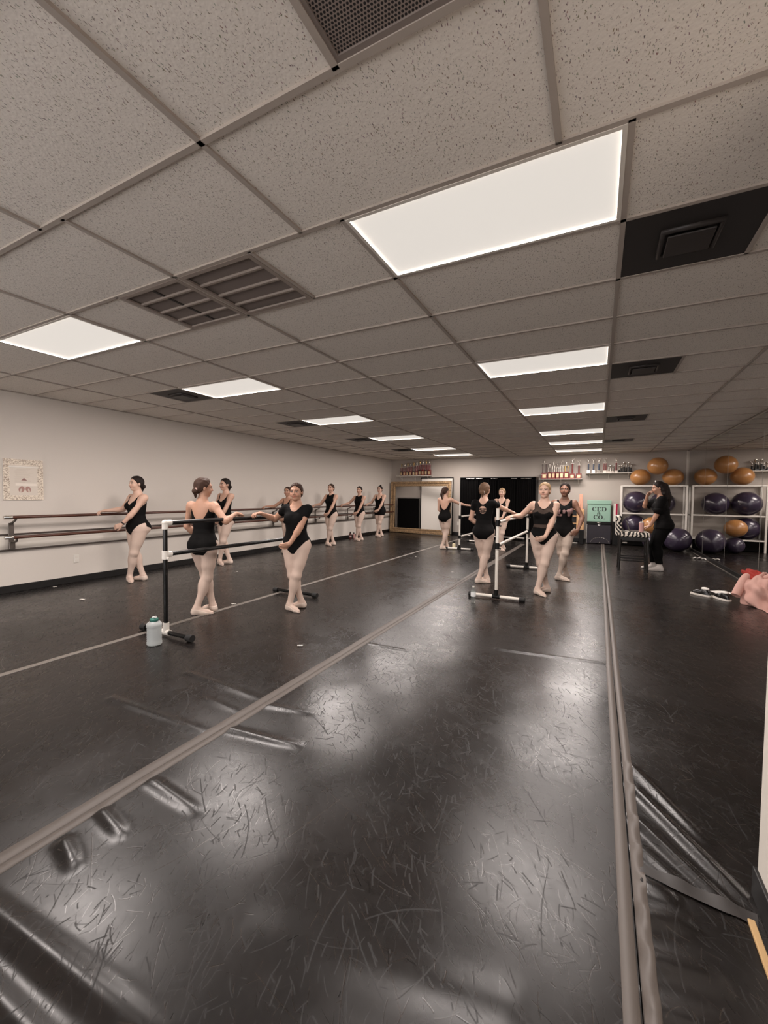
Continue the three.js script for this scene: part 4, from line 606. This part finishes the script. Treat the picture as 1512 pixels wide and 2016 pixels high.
function person(o) {
  const s = o.h / 1.6, w = o.w ?? 1, cell = o.cell ?? 0.011, K = thing('person', o.label, 'person', [o.x, 0, Z(o.r)], o.turn ?? 0, o.group);
  const toLocal = (p) => { const v = new THREE.Vector3(p[0] - o.x, p[1], -p[2] + o.r); v.applyAxisAngle(new THREE.Vector3(0, 1, 0), -(o.turn ?? 0)); return [v.x / s, v.y / s, v.z / s]; };
  // skeleton
  const lean = o.lean ?? 0, tz = (y) => lean * Math.max(0, y - 0.85);
  const hip = (e) => [e * 0.082 * w, 0.815, -0.005], sh = (e) => [e * (0.15 + 0.012 * (w - 1) * 10 * 0.4), 1.278 + (o.lift?.[e < 0 ? 0 : 1] ?? 0), -0.018 + tz(1.285)];
  const feet = o.feet ?? { '1': [-0.04, 0.10, 1.15], '-1': [0.05, -0.055, -1.15] };     // ankle x, z and turnout for each side
  const leg = {}, arm = {};
  for (const e of [1, -1]) {
    const [fx, fz, fa, fy = 0] = feet[e], an = [fx, 0.078 + fy, fz], [kn] = bend(hip(e), an, 0.388, 0.372, [Math.sin(fa) * 0.6, 0, 1]), d = [Math.sin(fa), Math.cos(fa)];
    const pt = o.point?.[e] ?? 0;    // pointed foot
    const ha = [fx - d[0] * 0.022, 0.032 + fy, fz - d[1] * 0.022], bl = [fx + d[0] * 0.115, Math.max(0.02, 0.024 + fy - pt * 0.08), fz + d[1] * 0.115], to = [fx + d[0] * 0.172, Math.max(0.014, 0.017 + fy - pt * 0.11), fz + d[1] * 0.172];
    const cf = mixv(kn, an, 0.3), back = [-(kn[0] - hip(e)[0]) * 0, 0, -0.012]; const calf = [cf[0] - d[0] * 0.012, cf[1], cf[2] - d[1] * 0.014];
    leg[e] = { hip: hip(e), kn, an, ha, bl, to, calf, d };
    const t = o.hands[e], tgt = t.world ? toLocal(t.world) : t.at; let goal = tgt;
    const S = sh(e), dir = V(tgt).sub(V(S)); if (t.grip) { const hd = V([dir.x, 0, dir.z]).normalize(); goal = [tgt[0] - hd.x * 0.085, tgt[1] + 0.032, tgt[2] - hd.z * 0.085]; }
    const [el, wr] = bend(S, goal, 0.265, 0.235, t.pole ?? [e * 0.5, -0.6, -0.6]);
    arm[e] = { S, el, wr, t };
  }
  const R = (v) => v * (0.5 + 0.5 * w), legD = (x, y, z, L, foot) => {
    let d = cap(x, y, z, L.hip, L.kn, R(0.089), R(0.056)); d = smin(d, cap(x, y, z, mixv(L.hip, L.kn, 0.15), mixv(L.hip, L.kn, 0.6), R(0.086), R(0.071)), 0.03); d = smin(d, cap(x, y, z, L.kn, L.an, R(0.05), 0.033), 0.03); d = smin(d, ell(x, y, z, L.calf, [R(0.055), 0.11, R(0.055)]), 0.03); d = smin(d, ell(x, y, z, L.kn, [R(0.054), 0.06, R(0.056)]), 0.02);
    if (foot) d = smin(d, footD(x, y, z, L), 0.02); return d;
  };
  const footD = (x, y, z, L) => { let d = cap(x, y, z, L.an, L.ha, 0.035, 0.032); d = smin(d, cap(x, y, z, L.ha, L.bl, 0.032, 0.0265), 0.025); d = smin(d, cap(x, y, z, mixv(L.an, L.ha, 0.2), L.bl, 0.03, 0.024), 0.03); d = smin(d, cap(x, y, z, L.bl, L.to, 0.0265, 0.018), 0.02); return smax(d, 0.004 - y, 0.008); };
  const torsoD = (x, y, z) => {
    z -= tz(y); let i = 0; const yy = Math.min(1.3599, Math.max(0.7001, y)); while (TORSO[i + 1][0] < yy) i++;
    const a = TORSO[i], b = TORSO[i + 1], t0 = (yy - a[0]) / (b[0] - a[0]), t = t0 * t0 * (3 - 2 * t0) * 0.5 + t0 * 0.5, ww = y > 1.22 ? 1 + (w - 1) * 0.45 : w, rx = (a[1] + (b[1] - a[1]) * t) * ww, rz = (a[2] + (b[2] - a[2]) * t) * (y < 1.1 ? w + (o.belly ?? 0) * Math.exp(-((y - 0.95) ** 2) / 0.012) * 0.3 : w), c = a[3] + (b[3] - a[3]) * t;
    const e = Math.hypot(x / rx, (z - c) / rz), r = Math.hypot(x, z - c); let d = e < 1e-4 ? -Math.min(rx, rz) : r * (1 - 1 / e);
    const dy = y - yy; if (dy) d = Math.max(d, Math.abs(dy)); 
    const bu = o.bust ?? 0.8; for (const q of [1, -1]) { d = smin(d, ell(x, y, z, [q * 0.064 * w, 1.15, 0.068 * w], [0.058, 0.056, 0.022 + 0.03 * bu]), 0.03); d = smin(d, ell(x, y, z, [q * 0.072 * w, 0.815, -0.075 * w], [0.078 * w, 0.085, o.pants ? 0.045 : 0.062]), 0.035); }
    return d;
  };
  const upperArm = (x, y, z, A, k = 1) => cap(x, y, z, A.S, mixv(A.S, A.el, k), R(0.046), R(0.046) + (R(0.037) - R(0.046)) * k);
  const armD = (x, y, z, A) => { let d = upperArm(x, y, z, A); d = smin(d, ell(x, y, z, mixv(A.S, A.el, 0.12), [R(0.05), R(0.054), R(0.05)]), 0.02); d = smin(d, cap(x, y, z, A.el, mixv(A.el, A.wr, 0.3), R(0.037), R(0.037)), 0.015); return smin(d, cap(x, y, z, mixv(A.el, A.wr, 0.25), A.wr, R(0.037), 0.0225), 0.02); };
  const neckB = [0, 1.3, -0.024 + tz(1.3)], neckT = [0, 1.44, -0.008 + tz(1.44)];
  const trunk = (x, y, z) => { let d = torsoD(x, y, z); const l = Math.min(legD(x, y, z, leg[1]), legD(x, y, z, leg[-1])); d = smin(d, l, 0.045); for (const e of [1, -1]) d = smin(d, ell(x, y, z, [arm[e].S[0] * 0.94, arm[e].S[1] - 0.002, arm[e].S[2]], [R(0.053), R(0.05), R(0.05)]), 0.05); return d; };
  const bodyD = (x, y, z) => { let d = trunk(x, y, z); d = smin(d, cap(x, y, z, neckB, neckT, R(0.052), R(0.047)), 0.035); for (const e of [1, -1]) { const a = armD(x, y, z, arm[e]), up = upperArm(x, y, z, arm[e], 0.3); d = smin(d, up, 0.035); d = Math.min(d, a); d = Math.min(d, footD(x, y, z, leg[e])); } return d; };
  const skin = SKIN[o.skin ?? 'light'], hair = HAIR[o.hair ?? 'dark'];
  const bb = [[1e9, 0, 1e9], [-1e9, 1.45, -1e9]]; for (const e of [1, -1]) for (const q of [arm[e].el, arm[e].wr, leg[e].to, leg[e].ha, leg[e].kn, [0.2 * w, 0, 0.2], [-0.2 * w, 0, -0.2]]) for (const k of [0, 2]) { bb[0][k] = Math.min(bb[0][k], q[k] - 0.07); bb[1][k] = Math.max(bb[1][k], q[k] + 0.07); }
  for (const e of [1, -1]) bb[1][1] = Math.max(bb[1][1], arm[e].wr[1] + 0.06, arm[e].el[1] + 0.06); bb[0][1] = -0.03;
  const flush = (x, y, z) => skin;
  const pieces = [[fieldMesh(bodyD, bb[0], bb[1], cell, flush), null]];
  // head
  const headPos = [0, 1.492, 0.004 + tz(1.49)], HM = new THREE.Matrix4().makeRotationFromEuler(new THREE.Euler(o.nod ?? 0, o.look ?? 0, o.tilt ?? 0, 'YXZ')).setPosition(...headPos);
  const inv = HM.clone().invert(), nb = A3(V(neckB).applyMatrix4(inv)), nt = A3(V(mixv(neckB, neckT, 0.95)).applyMatrix4(inv));
  const skull = (x, y, z, g = 0) => ell(x, y, z, [0, 0.026, -0.012], [0.073 + g, 0.084 + g, 0.092 + g]);
  const headD = (x, y, z) => {
    const X = Math.abs(x); let d = skull(x, y, z); d = smin(d, ell(x, y, z, [0, -0.032, 0.024], [0.057, 0.075, 0.064]), 0.03); d = smin(d, ell(x, y, z, [0, -0.088, 0.05], [0.026, 0.02, 0.027]), 0.03); d = smin(d, ell(X, y, z, [0.034, -0.034, 0.058], [0.026, 0.026, 0.024]), 0.02); d = smin(d, cap(X, y, z, [0.01, 0.026, 0.079], [0.042, 0.024, 0.066], 0.011, 0.01), 0.014);
    d = smax(d, -(Math.hypot(X - 0.031, y - 0.004, z - 0.1) - 0.0215), 0.014); d = smin(d, Math.hypot(X - 0.031, y - 0.003, z - 0.0735) - 0.0125, 0.003);
    d = smin(d, cap(x, y, z, [0, 0.006, 0.085], [0, -0.027, 0.1], 0.0075, 0.0105), 0.012); d = smin(d, ell(X, y, z, [0.0095, -0.031, 0.09], [0.008, 0.007, 0.009]), 0.008);
    d = smin(d, ell(x, y, z, [0, -0.0535, 0.083], [0.0215, 0.005, 0.0085]), 0.005); d = smin(d, ell(x, y, z, [0, -0.0625, 0.081], [0.019, 0.006, 0.009]), 0.004);
    d = smin(d, ell(X, y, z, [0.0755, -0.006, -0.008], [0.0085, 0.03, 0.018]), 0.008); d = smin(d, cap(x, y, z, nb, nt, R(0.052), R(0.047)), 0.025); return d;
  };
  const lip = [skin[0] * 0.82, skin[1] * 0.52, skin[2] * 0.52], face = (x, y, z) => {
    const X = Math.abs(x); if (z > 0.05) {
      const ex = (X - 0.031), ey = y - 0.003; if (Math.hypot(ex / 0.012, ey / 0.0052) < 1 && z < 0.092) return Math.hypot(ex, ey) < 0.006 ? [0.02, 0.013, 0.01] : [0.27, 0.24, 0.21];
      if (Math.hypot(ex / 0.016, (ey - 0.0075) / 0.003) < 1) return [0.03, 0.02, 0.016];
      const by = y - 0.0245 + Math.abs(X - 0.03) * 0.12; if (X > 0.011 && X < 0.05 && Math.abs(by) < 0.0042) return hair.map((v, i) => 0.55 * v + 0.2 * skin[i]);
      if (Math.hypot(x / 0.023, (y + 0.058) / 0.0105) < 1 && z > 0.078) return lip;
      if (Math.hypot((X - 0.036) / 0.022, (y + 0.032) / 0.018) < 1) return [skin[0] * 1.02, skin[1] * 0.92, skin[2] * 0.9];
    } return skin;
  };
  pieces.push([fieldMesh(headD, [-0.1, -0.17, -0.13], [0.1, 0.125, 0.125], o.headCell ?? 0.0045, face), HM]);
  // hands
  for (const e of [1, -1]) {
    const A = arm[e], t = A.t; let d = t.dir ? V(t.dir).normalize() : V(A.wr).sub(V(A.el)).normalize(); if (t.grip) { d = V([d.x, d.y * 0.25 - 0.12, d.z]).normalize(); }
    let n = V(t.back ?? (t.grip ? [0, 1, 0] : [e * 0.5, 0.1, 0.9])); n.sub(d.clone().multiplyScalar(n.dot(d))).normalize(); const sd = d.clone().cross(n).multiplyScalar(1);   // side axis
    const thumb = t.thumb ?? (V([0, 0, 1]).dot(sd) * 1 + V([-e, 0, 0]).dot(sd) * 0.4 > 0 ? 1 : -1);
    const HMx = new THREE.Matrix4().makeBasis(d, n, sd).setPosition(...A.wr), iv = HMx.clone().invert(), fo = A3(V(mixv(A.wr, A.el, 0.3)).applyMatrix4(iv));
    const curl = t.curl ?? 0.35, fingers = [];
    [[-0.0275, 0.066], [-0.0095, 0.074], [0.009, 0.069], [0.0265, 0.054]].forEach(([q, len], i) => { let a = curl * 0.6 + 0.06 * i, p = [0.084 - Math.abs(q) * 0.25, 0.001, q * -thumb * -1], fan = q * 1.2; const seg = [p]; for (const f of [0.45, 0.3, 0.25]) { p = [p[0] + Math.cos(a) * len * f, p[1] - Math.sin(a) * len * f, p[2] + Math.sin(fan) * len * f * (-thumb * -1)]; seg.push(p); a += curl * 0.9; } fingers.push(seg); });
    const side = -thumb * -1, tb = [[0.022, -0.004, -0.024 * side], [0.052, -0.012, -0.048 * side], [0.078, -0.02, -0.056 * side], [0.094, -0.026, -0.055 * side]];
    const handD = (x, y, z) => { let q = ell(x, y, z, [0.046, 0, 0], [0.052, 0.017, 0.038]); q = smin(q, cap(x, y, z, fo, [0.012, 0, 0], 0.03, 0.021), 0.02); for (const g of fingers) { let f = cap(x, y, z, [g[0][0] - 0.03, 0, g[0][2] * 0.9], g[0], 0.009, 0.0093); f = smin(f, cap(x, y, z, g[0], g[1], 0.0092, 0.0085), 0.004); f = smin(f, cap(x, y, z, g[1], g[2], 0.0085, 0.0078), 0.004); f = smin(f, cap(x, y, z, g[2], g[3], 0.0078, 0.0065), 0.004); q = smin(q, f, 0.004); } let h = cap(x, y, z, tb[0], tb[1], 0.0135, 0.0105); h = smin(h, cap(x, y, z, tb[1], tb[2], 0.0105, 0.009), 0.004); h = smin(h, cap(x, y, z, tb[2], tb[3], 0.009, 0.0075), 0.004); return smin(q, h, 0.008); };
    pieces.push([fieldMesh(handD, [-0.05, -0.1, -0.075], [0.185, 0.05, 0.075], o.handCell ?? 0.0042, flush), HMx]);
  }
  const body = part('body', meshOf(pieces, s), skinMat, K);
  // clothing
  const L = o.suit, off = L.off ?? 0.006, clothD = (x, y, z) => {
    const X = Math.abs(x), zz = z - tz(y); let d = trunk(x, y, z); if (L.sleeve) for (const e of [1, -1]) d = smin(d, upperArm(x, y, z, arm[e], L.sleeve) - (L.loose ?? 0.002), L.loose ? 0.03 : 0.018); d -= off + (L.loose && y < 1.12 ? L.loose : 0);
    const legLine = L.hem ?? (zz > -0.02 ? 0.715 + Math.max(0, X - 0.025) * 1.15 : 0.705 + Math.max(0, X - 0.06) * 0.95); d = Math.max(d, (legLine - y) * 0.8);
    const nb2 = zz > -0.025 ? L.front : L.back, nl = nb2 + (X / L.nw) ** 2 * 0.085; d = Math.max(d, Math.min((y - nl) * 0.8, y > 1.36 ? 1 : 9)); d = Math.max(d, (y - 1.345) * 0.9);
    if (!L.sleeve) d = Math.max(d, X - L.aw - Math.max(0, 1.215 - y) * 2.2);
    if (L.hole && zz < -0.03) d = Math.max(d, -(Math.hypot(x / 0.055, (y - 1.175) / 0.06) - 1) * 0.05);
    return d;
  };
  const sheer = [0.06, 0.042, 0.034], blk = L.color ?? [0.0042, 0.0036, 0.0035], suitTint = (x, y, z) => { if (L.mesh && z > -0.05) { const sw = 1.155 + 0.035 * Math.min(1, (Math.abs(x) / 0.075) ** 2) - 0.02 * Math.max(0, Math.abs(x) - 0.08) / 0.05; if (y > sw && y < 1.4) { const edge = y > L.front + (x / L.nw) ** 2 * 0.085 - 0.012; return edge ? blk : sheer; } if (y > 0.955 + Math.abs(x) * 0.04 && y < 1.0 + Math.abs(x) * 0.04) return sheer; } if (L.print && z > 0 && y > 1.06 && y < 1.19) { const v = vnoise(x * 26 + 31, y * 26); if (v > 0.56) return [0.33, 0.2, 0.19]; } return blk; };
  const suit = part(L.name ?? 'leotard', meshOf([[fieldMesh(clothD, [bb[0][0], 0.4, -0.25], [bb[1][0], 1.42, 0.3], L.cell ?? 0.009, suitTint), null]], s), CLOTH.black, K);
  if (L.hole) { const st = []; for (const [y0, y1] of [[1.205, 1.175], [1.18, 1.145], [1.155, 1.125]]) for (const q of [1, -1]) st.push(tubeAlong([[q * 0.055, y0, -0.094], [0, (y0 + y1) / 2, -0.108], [-q * 0.052, y1, -0.1]].map((p) => p.map((v) => v * s)), 0.004 * s, 10, 5)); part('cross_strap', join(st), std(0x0b0a0a, 0.8), suit); }
  if (o.pants) {
    part('trousers', meshOf([[fieldMesh((x, y, z) => { let d = Math.min(legD(x, y, z, leg[1]), legD(x, y, z, leg[-1])); d = smin(d, torsoD(x, y, z), 0.05) - 0.016 - 0.012 * Math.max(0, 0.6 - y); return Math.max(d, 0.13 - y, y - 1.0); }, [-0.3, 0.1, -0.3], [0.3, 1.05, 0.35], 0.01), null]], s), CLOTH.pants, K);
    for (const e of [1, -1]) part('sock', meshOf([[fieldMesh((x, y, z) => Math.max(smin(footD(x, y, z, leg[e]), cap(x, y, z, leg[e].an, mixv(leg[e].an, leg[e].kn, 0.35), 0.034, 0.042), 0.02) - 0.004, y - 0.2), [leg[e].an[0] - 0.26, -0.02, leg[e].an[2] - 0.26], [leg[e].an[0] + 0.26, 0.26, leg[e].an[2] + 0.26], 0.006), null]], s), CLOTH.sock, K);
  } else {
    part('tights', meshOf([[fieldMesh((x, y, z) => { let d = Math.min(legD(x, y, z, leg[1], true), legD(x, y, z, leg[-1], true)); d = smin(d, torsoD(x, y, z), 0.045) - 0.0025; return Math.max(d, y - 0.93); }, bb[0], [bb[1][0], 0.99, bb[1][2]], 0.01), null]], s), o.tights ?? CLOTH.tights, K);
    for (const e of [1, -1]) { const F = leg[e], m = part('ballet_slipper', meshOf([[fieldMesh((x, y, z) => { const al = (x - F.an[0]) * F.d[0] + (z - F.an[2]) * F.d[1]; return Math.max(footD(x, y, z, F) - 0.0055, y - F.an[1] + 0.006 + Math.max(0, al) * 0.32, -y + 0.001); }, [F.an[0] - 0.24, -0.02, F.an[2] - 0.24], [F.an[0] + 0.24, 0.16, F.an[2] + 0.24], 0.0055), null]], s), CLOTH.slipper, K); }
  }
  // hair
  const HS = o.style ?? 'bun', buns = { bun: [[0, -0.008, -0.122], [0.036, 0.034, 0.03]], low: [[0, -0.045, -0.105], [0.04, 0.034, 0.034]], high: [[0, 0.112, -0.062], [0.03, 0.045, 0.032]], pony: [[0, 0.0, -0.112], [0.028, 0.028, 0.026]], side: [[-0.035, -0.05, -0.1], [0.045, 0.032, 0.034]], back: [[0, -0.02, -0.105], [0.03, 0.03, 0.026]], long: [[0, 0.03, -0.1], [0.03, 0.03, 0.02]] }[HS];
  const tail = HS === 'pony' ? [[[0, 0, -0.118], [0, -0.09, -0.14], 0.03, 0.032], [[0, -0.09, -0.14], [0, -0.2, -0.118], 0.032, 0.012]] : HS === 'long' ? [[[0.0, 0.0, -0.09], [0, -0.2, -0.1], 0.07, 0.075], [[0, -0.2, -0.1], [0, -0.34, -0.085], 0.075, 0.04], [[0.05, 0.02, -0.05], [0.055, -0.12, -0.06], 0.035, 0.04], [[-0.05, 0.02, -0.05], [-0.055, -0.12, -0.06], 0.035, 0.04]] : HS === 'low' || HS === 'side' ? [[[buns[0][0], -0.05, -0.1], [buns[0][0] * 0.8, -0.115, -0.09], 0.022, 0.01]] : [];
  const hairD = (x, y, z) => {
    const gr = 0.0024 * Math.sin(150 * x + 60 * y) * Math.sin(60 * z + 25 * y), fr = o.fringe ?? 0; let d = smin(skull(x, y, z, 0.0105 + gr), ell(x, y, z, [0, -0.018, -0.036], [0.069 + gr, 0.078, 0.064]), 0.03); const zl = 0.022 + fr + (y > 0 ? y * 0.62 : y * 1.1) - Math.max(0, Math.abs(x) - 0.03) * 0.15 - (y > 0.06 ? (y - 0.06) * 0.4 : 0); d = smax(d, (z - zl) * 0.8, 0.006); d = Math.max(d, -(y + 0.085)); d = smin(d, ell(x, y, z, ...buns) + gr * 1.6, 0.012); for (const [a, b, ra, rb] of tail) d = smin(d, cap(x, y, z, a, b, ra, rb) + gr * 2, 0.012); return d;
  };
  const hm = hairMats[o.hair ?? 'dark'] ??= phys(lin(hair), 0.58, { specularIntensity: 0.3 });
  const hz = HS === 'long' ? -0.42 : -0.25, hr = part('hair', meshOf([[fieldMesh(hairD, [-0.14, hz, -0.2], [0.14, 0.18, 0.13], 0.0055), HM]], s), hm, K);
  if (o.scrunchie) part('scrunchie', new THREE.TorusGeometry(0.03, 0.011, 8, 20).translate(buns[0][0] * 0.9, buns[0][1] + 0.006, buns[0][2] + 0.008).applyMatrix4(HM).scale(s, s, s), std(o.scrunchie, 0.8), hr);
  if (o.band) { const A = arm[1], p = mixv(A.wr, A.el, 0.08), q = mixv(A.wr, A.el, 0.16); part('wristband', rod(p.map((v) => v * s), q.map((v) => v * s), 0.028 * s, 0.03 * s, 14), std(o.band, 0.6), K); }
  if (o.clip) part('hair_clip', new THREE.TorusGeometry(0.02, 0.009, 8, 14).translate(0, 0.112, 0.02).applyMatrix4(HM).scale(s, s, s), M.paper, hr);
  return K;
}
const cami = { front: 1.17, back: 1.09, nw: 0.078, aw: 0.108 }, lowBack = { front: 1.17, back: 1.02, nw: 0.085, aw: 0.112 }, tank = { front: 1.275, back: 1.25, nw: 0.07, aw: 0.122 }, halter = { front: 1.305, back: 1.27, nw: 0.075, aw: 0.116 }, tee = { front: 1.245, back: 1.22, nw: 0.085, aw: 0.2, sleeve: 0.34 };
const GRP = 'dancers at the barres', bas = { at: [0.05, 0.80, 0.215], pole: [1, -0.15, 0.15], back: [0.75, -0.2, 0.6], curl: 0.4, dir: [-0.85, -0.3, 0.35] };
const grip = (x, y, r) => ({ world: [x, y, r], grip: true, curl: 0.75 });
// along the left wall, all facing the camera end of the room
person({ label: 'dancer in black camisole leotard with wristband, leftmost at the wall barre', group: GRP, x: -6.38, r: 4.02, h: 1.62, w: 1.13, bust: 1.2, suit: cami, hands: { '-1': grip(-6.83, 1.055, 3.72), '1': { at: [0.0, 0.83, 0.27], pole: [1, -0.2, -0.2], back: [0.7, 0.3, 0.5], curl: 0.5, dir: [-0.75, -0.35, 0.5] } }, look: -0.1, style: 'low', skin: 'fair', band: 0x15100e, handCell: 0.004 });
person({ label: 'slim dancer in black camisole leotard, second along the wall barre', group: GRP, x: -6.46, r: 5.82, h: 1.66, w: 0.94, suit: cami, hands: { '-1': grip(-6.83, 1.055, 5.56), '1': bas }, look: -0.15, style: 'low', skin: 'light' });
person({ label: 'dancer half hidden behind the short sleeved girl, at the wall barre', group: GRP, x: -6.46, r: 7.66, h: 1.54, w: 0.98, suit: cami, hands: { '-1': grip(-6.83, 1.055, 7.25), '1': bas }, look: 0.25, style: 'low', skin: 'tan', hair: 'brown' });
person({ label: 'dancer in high necked sleeveless leotard, left of the other high necked one', group: GRP, x: -6.47, r: 9.45, h: 1.66, w: 1.06, bust: 1, suit: halter, hands: { '-1': grip(-6.83, 1.055, 9.1), '1': bas }, look: 0.1, style: 'back', skin: 'light', hair: 'brown' });
person({ label: 'dancer in high necked sleeveless leotard beside the dark red bottle', group: GRP, x: -6.42, r: 10.88, h: 1.63, w: 1.02, suit: halter, hands: { '-1': grip(-6.83, 1.055, 10.5), '1': bas }, look: 0.1, style: 'bun', skin: 'light', cell: 0.013 });
person({ label: 'dancer with high bun nearest the gold frame at the wall barre', group: GRP, x: -6.48, r: 12.32, h: 1.68, w: 1.1, bust: 1.1, suit: { ...cami, hem: 0.68 }, hands: { '-1': grip(-6.83, 1.055, 12.0), '1': bas }, look: 0.05, style: 'high', skin: 'fair', cell: 0.013 });
// black barre pair
person({ label: 'dancer seen from behind in strappy low back leotard, at the black barre', group: GRP, x: -3.97, r: 3.27, turn: Math.PI + 0.3, h: 1.54, w: 0.98, suit: { ...lowBack, front: 1.18, back: 1.105, cell: 0.0065 }, hands: { '-1': grip(-3.65, 1.11, 3.55), '1': { at: [0.12, 0.86, 0.14], pole: [1, -0.2, -0.5], back: [0.7, 0, 0.6], curl: 0.4, dir: [-0.85, -0.3, 0.3] } }, look: -0.75, tilt: 0.05, nod: 0.06, style: 'side', hair: 'brown', skin: 'tan', scrunchie: 0xb89a90, cell: 0.009, headCell: 0.004, feet: { '1': [-0.04, 0.11, 1.2], '-1': [0.06, -0.06, -1.25] } });
person({ label: 'girl in short sleeved black leotard facing forward at the black barre', group: GRP, x: -3.2, r: 3.95, turn: 0.22, h: 1.5, w: 1.08, bust: 0.5, suit: tee, hands: { '-1': grip(-3.65, 1.11, 3.72), '1': { ...bas, at: [-0.01, 0.78, 0.235] } }, look: 0.12, nod: 0.02, style: 'back', hair: 'brown', skin: 'tan', cell: 0.009, headCell: 0.004 });
// far white barre
person({ label: 'dancer with long ponytail seen from behind, before the gold frame', group: GRP, x: -3.52, r: 10.32, turn: Math.PI, h: 1.6, w: 0.96, suit: lowBack, hands: { '-1': { world: [-2.95, 1.09, 10.75], curl: 0.3, dir: [-1, 0.1, 0.3], back: [0, 1, 0], pole: [-0.4, -1, -0.2] }, '1': { at: [0.06, 0.86, 0.16], pole: [1, -0.1, -0.6], curl: 0.4, dir: [-0.8, -0.3, 0.4], back: [0.7, 0, 0.6] } }, look: -0.45, style: 'pony', hair: 'brown', skin: 'light' });
person({ label: 'smiling blonde dancer mostly hidden behind the criss cross back dancer', group: GRP, x: -2.2, r: 10.9, h: 1.58, w: 0.94, suit: { ...cami, front: 1.2 }, hands: { '-1': grip(-2.75, 1.05, 10.6), '1': bas }, look: -0.1, style: 'back', hair: 'blonde', skin: 'fair', cell: 0.013 });
// near white barre
person({ label: 'dancer seen from behind in short sleeved criss cross back leotard', group: GRP, x: -1.6, r: 6.58, turn: Math.PI, h: 1.58, w: 0.97, suit: { ...tee, back: 1.26, front: 1.27, hole: true, nw: 0.08 }, hands: { '-1': { world: [-1.18, 1.055, 7.2], grip: true, curl: 0.7 }, '1': { at: [0.07, 0.88, 0.13], pole: [1, -0.1, -0.6], curl: 0.4, dir: [-0.8, -0.3, 0.4], back: [0.7, 0, 0.6] } }, look: -0.12, style: 'low', hair: 'lightBrown', skin: 'light', scrunchie: 0xbcb6b0, cell: 0.0095 });
person({ label: 'blonde dancer in black leotard with sheer mesh panels facing the camera', group: GRP, x: -0.68, r: 6.3, h: 1.57, w: 1.1, bust: 0.9, suit: { ...tank, front: 1.225, nw: 0.085, aw: 0.128, mesh: true, cell: 0.007 }, hands: { '-1': grip(-1.18, 1.055, 6.15), '1': { ...bas, at: [0.02, 0.74, 0.22], pole: [1, 0, -0.1] } }, look: -0.12, style: 'back', hair: 'blonde', skin: 'fair', cell: 0.0095, headCell: 0.004, feet: { '1': [-0.05, 0.12, 0.75], '-1': [0.05, -0.1, -0.9] } });
person({ label: 'dark skinned dancer in patterned leotard behind the blonde mesh leotard one', group: GRP, x: -0.5, r: 7.55, h: 1.6, w: 0.95, suit: { ...tank, front: 1.23, nw: 0.085, print: true }, hands: { '-1': grip(-1.18, 1.055, 7.5), '1': { at: [0.22, 0.84, 0.12], pole: [1, 0, -0.4], back: [0.7, 0.2, 0.5], curl: 0.3, dir: [-0.7, -0.5, 0.5] } }, look: -0.1, style: 'bun', hair: 'dark', skin: 'brown', tights: std(lin([0.50, 0.40, 0.33]), 0.7), feet: { '1': [-0.05, 0.1, 1.2], '-1': [0.05, -0.1, -1.2] } });
// the teacher
person({ label: 'teacher in black T-shirt and trousers with long dark hair, hand at mouth', x: 1.1, r: 9.42, turn: -Math.PI / 2, h: 1.68, w: 1.08, bust: 1.1, lean: 0.14, pants: true, suit: { name: 't_shirt', front: 1.27, back: 1.29, nw: 0.08, aw: 0.3, sleeve: 0.72, loose: 0.014, off: 0.012, hem: 0.76 }, hands: { '1': { at: [0.1, 0.735, 0.23], pole: [0.4, -0.3, -0.9], curl: 0.4, back: [0.2, 1, 0.2], dir: [-0.2, -0.3, 0.9] }, '-1': { at: [-0.02, 1.34, 0.26], pole: [-0.5, -0.8, 0.3], curl: 0.9, dir: [0.25, 0.8, -0.35], back: [-0.5, 0.1, 0.8] } }, look: 0.05, nod: 0.2, style: 'long', hair: 'dark', skin: 'tan', clip: true, feet: { '1': [0.1, 0.04, 0.15], '-1': [-0.1, 0.12, -0.2] } });


renderer.render(scene, camera);
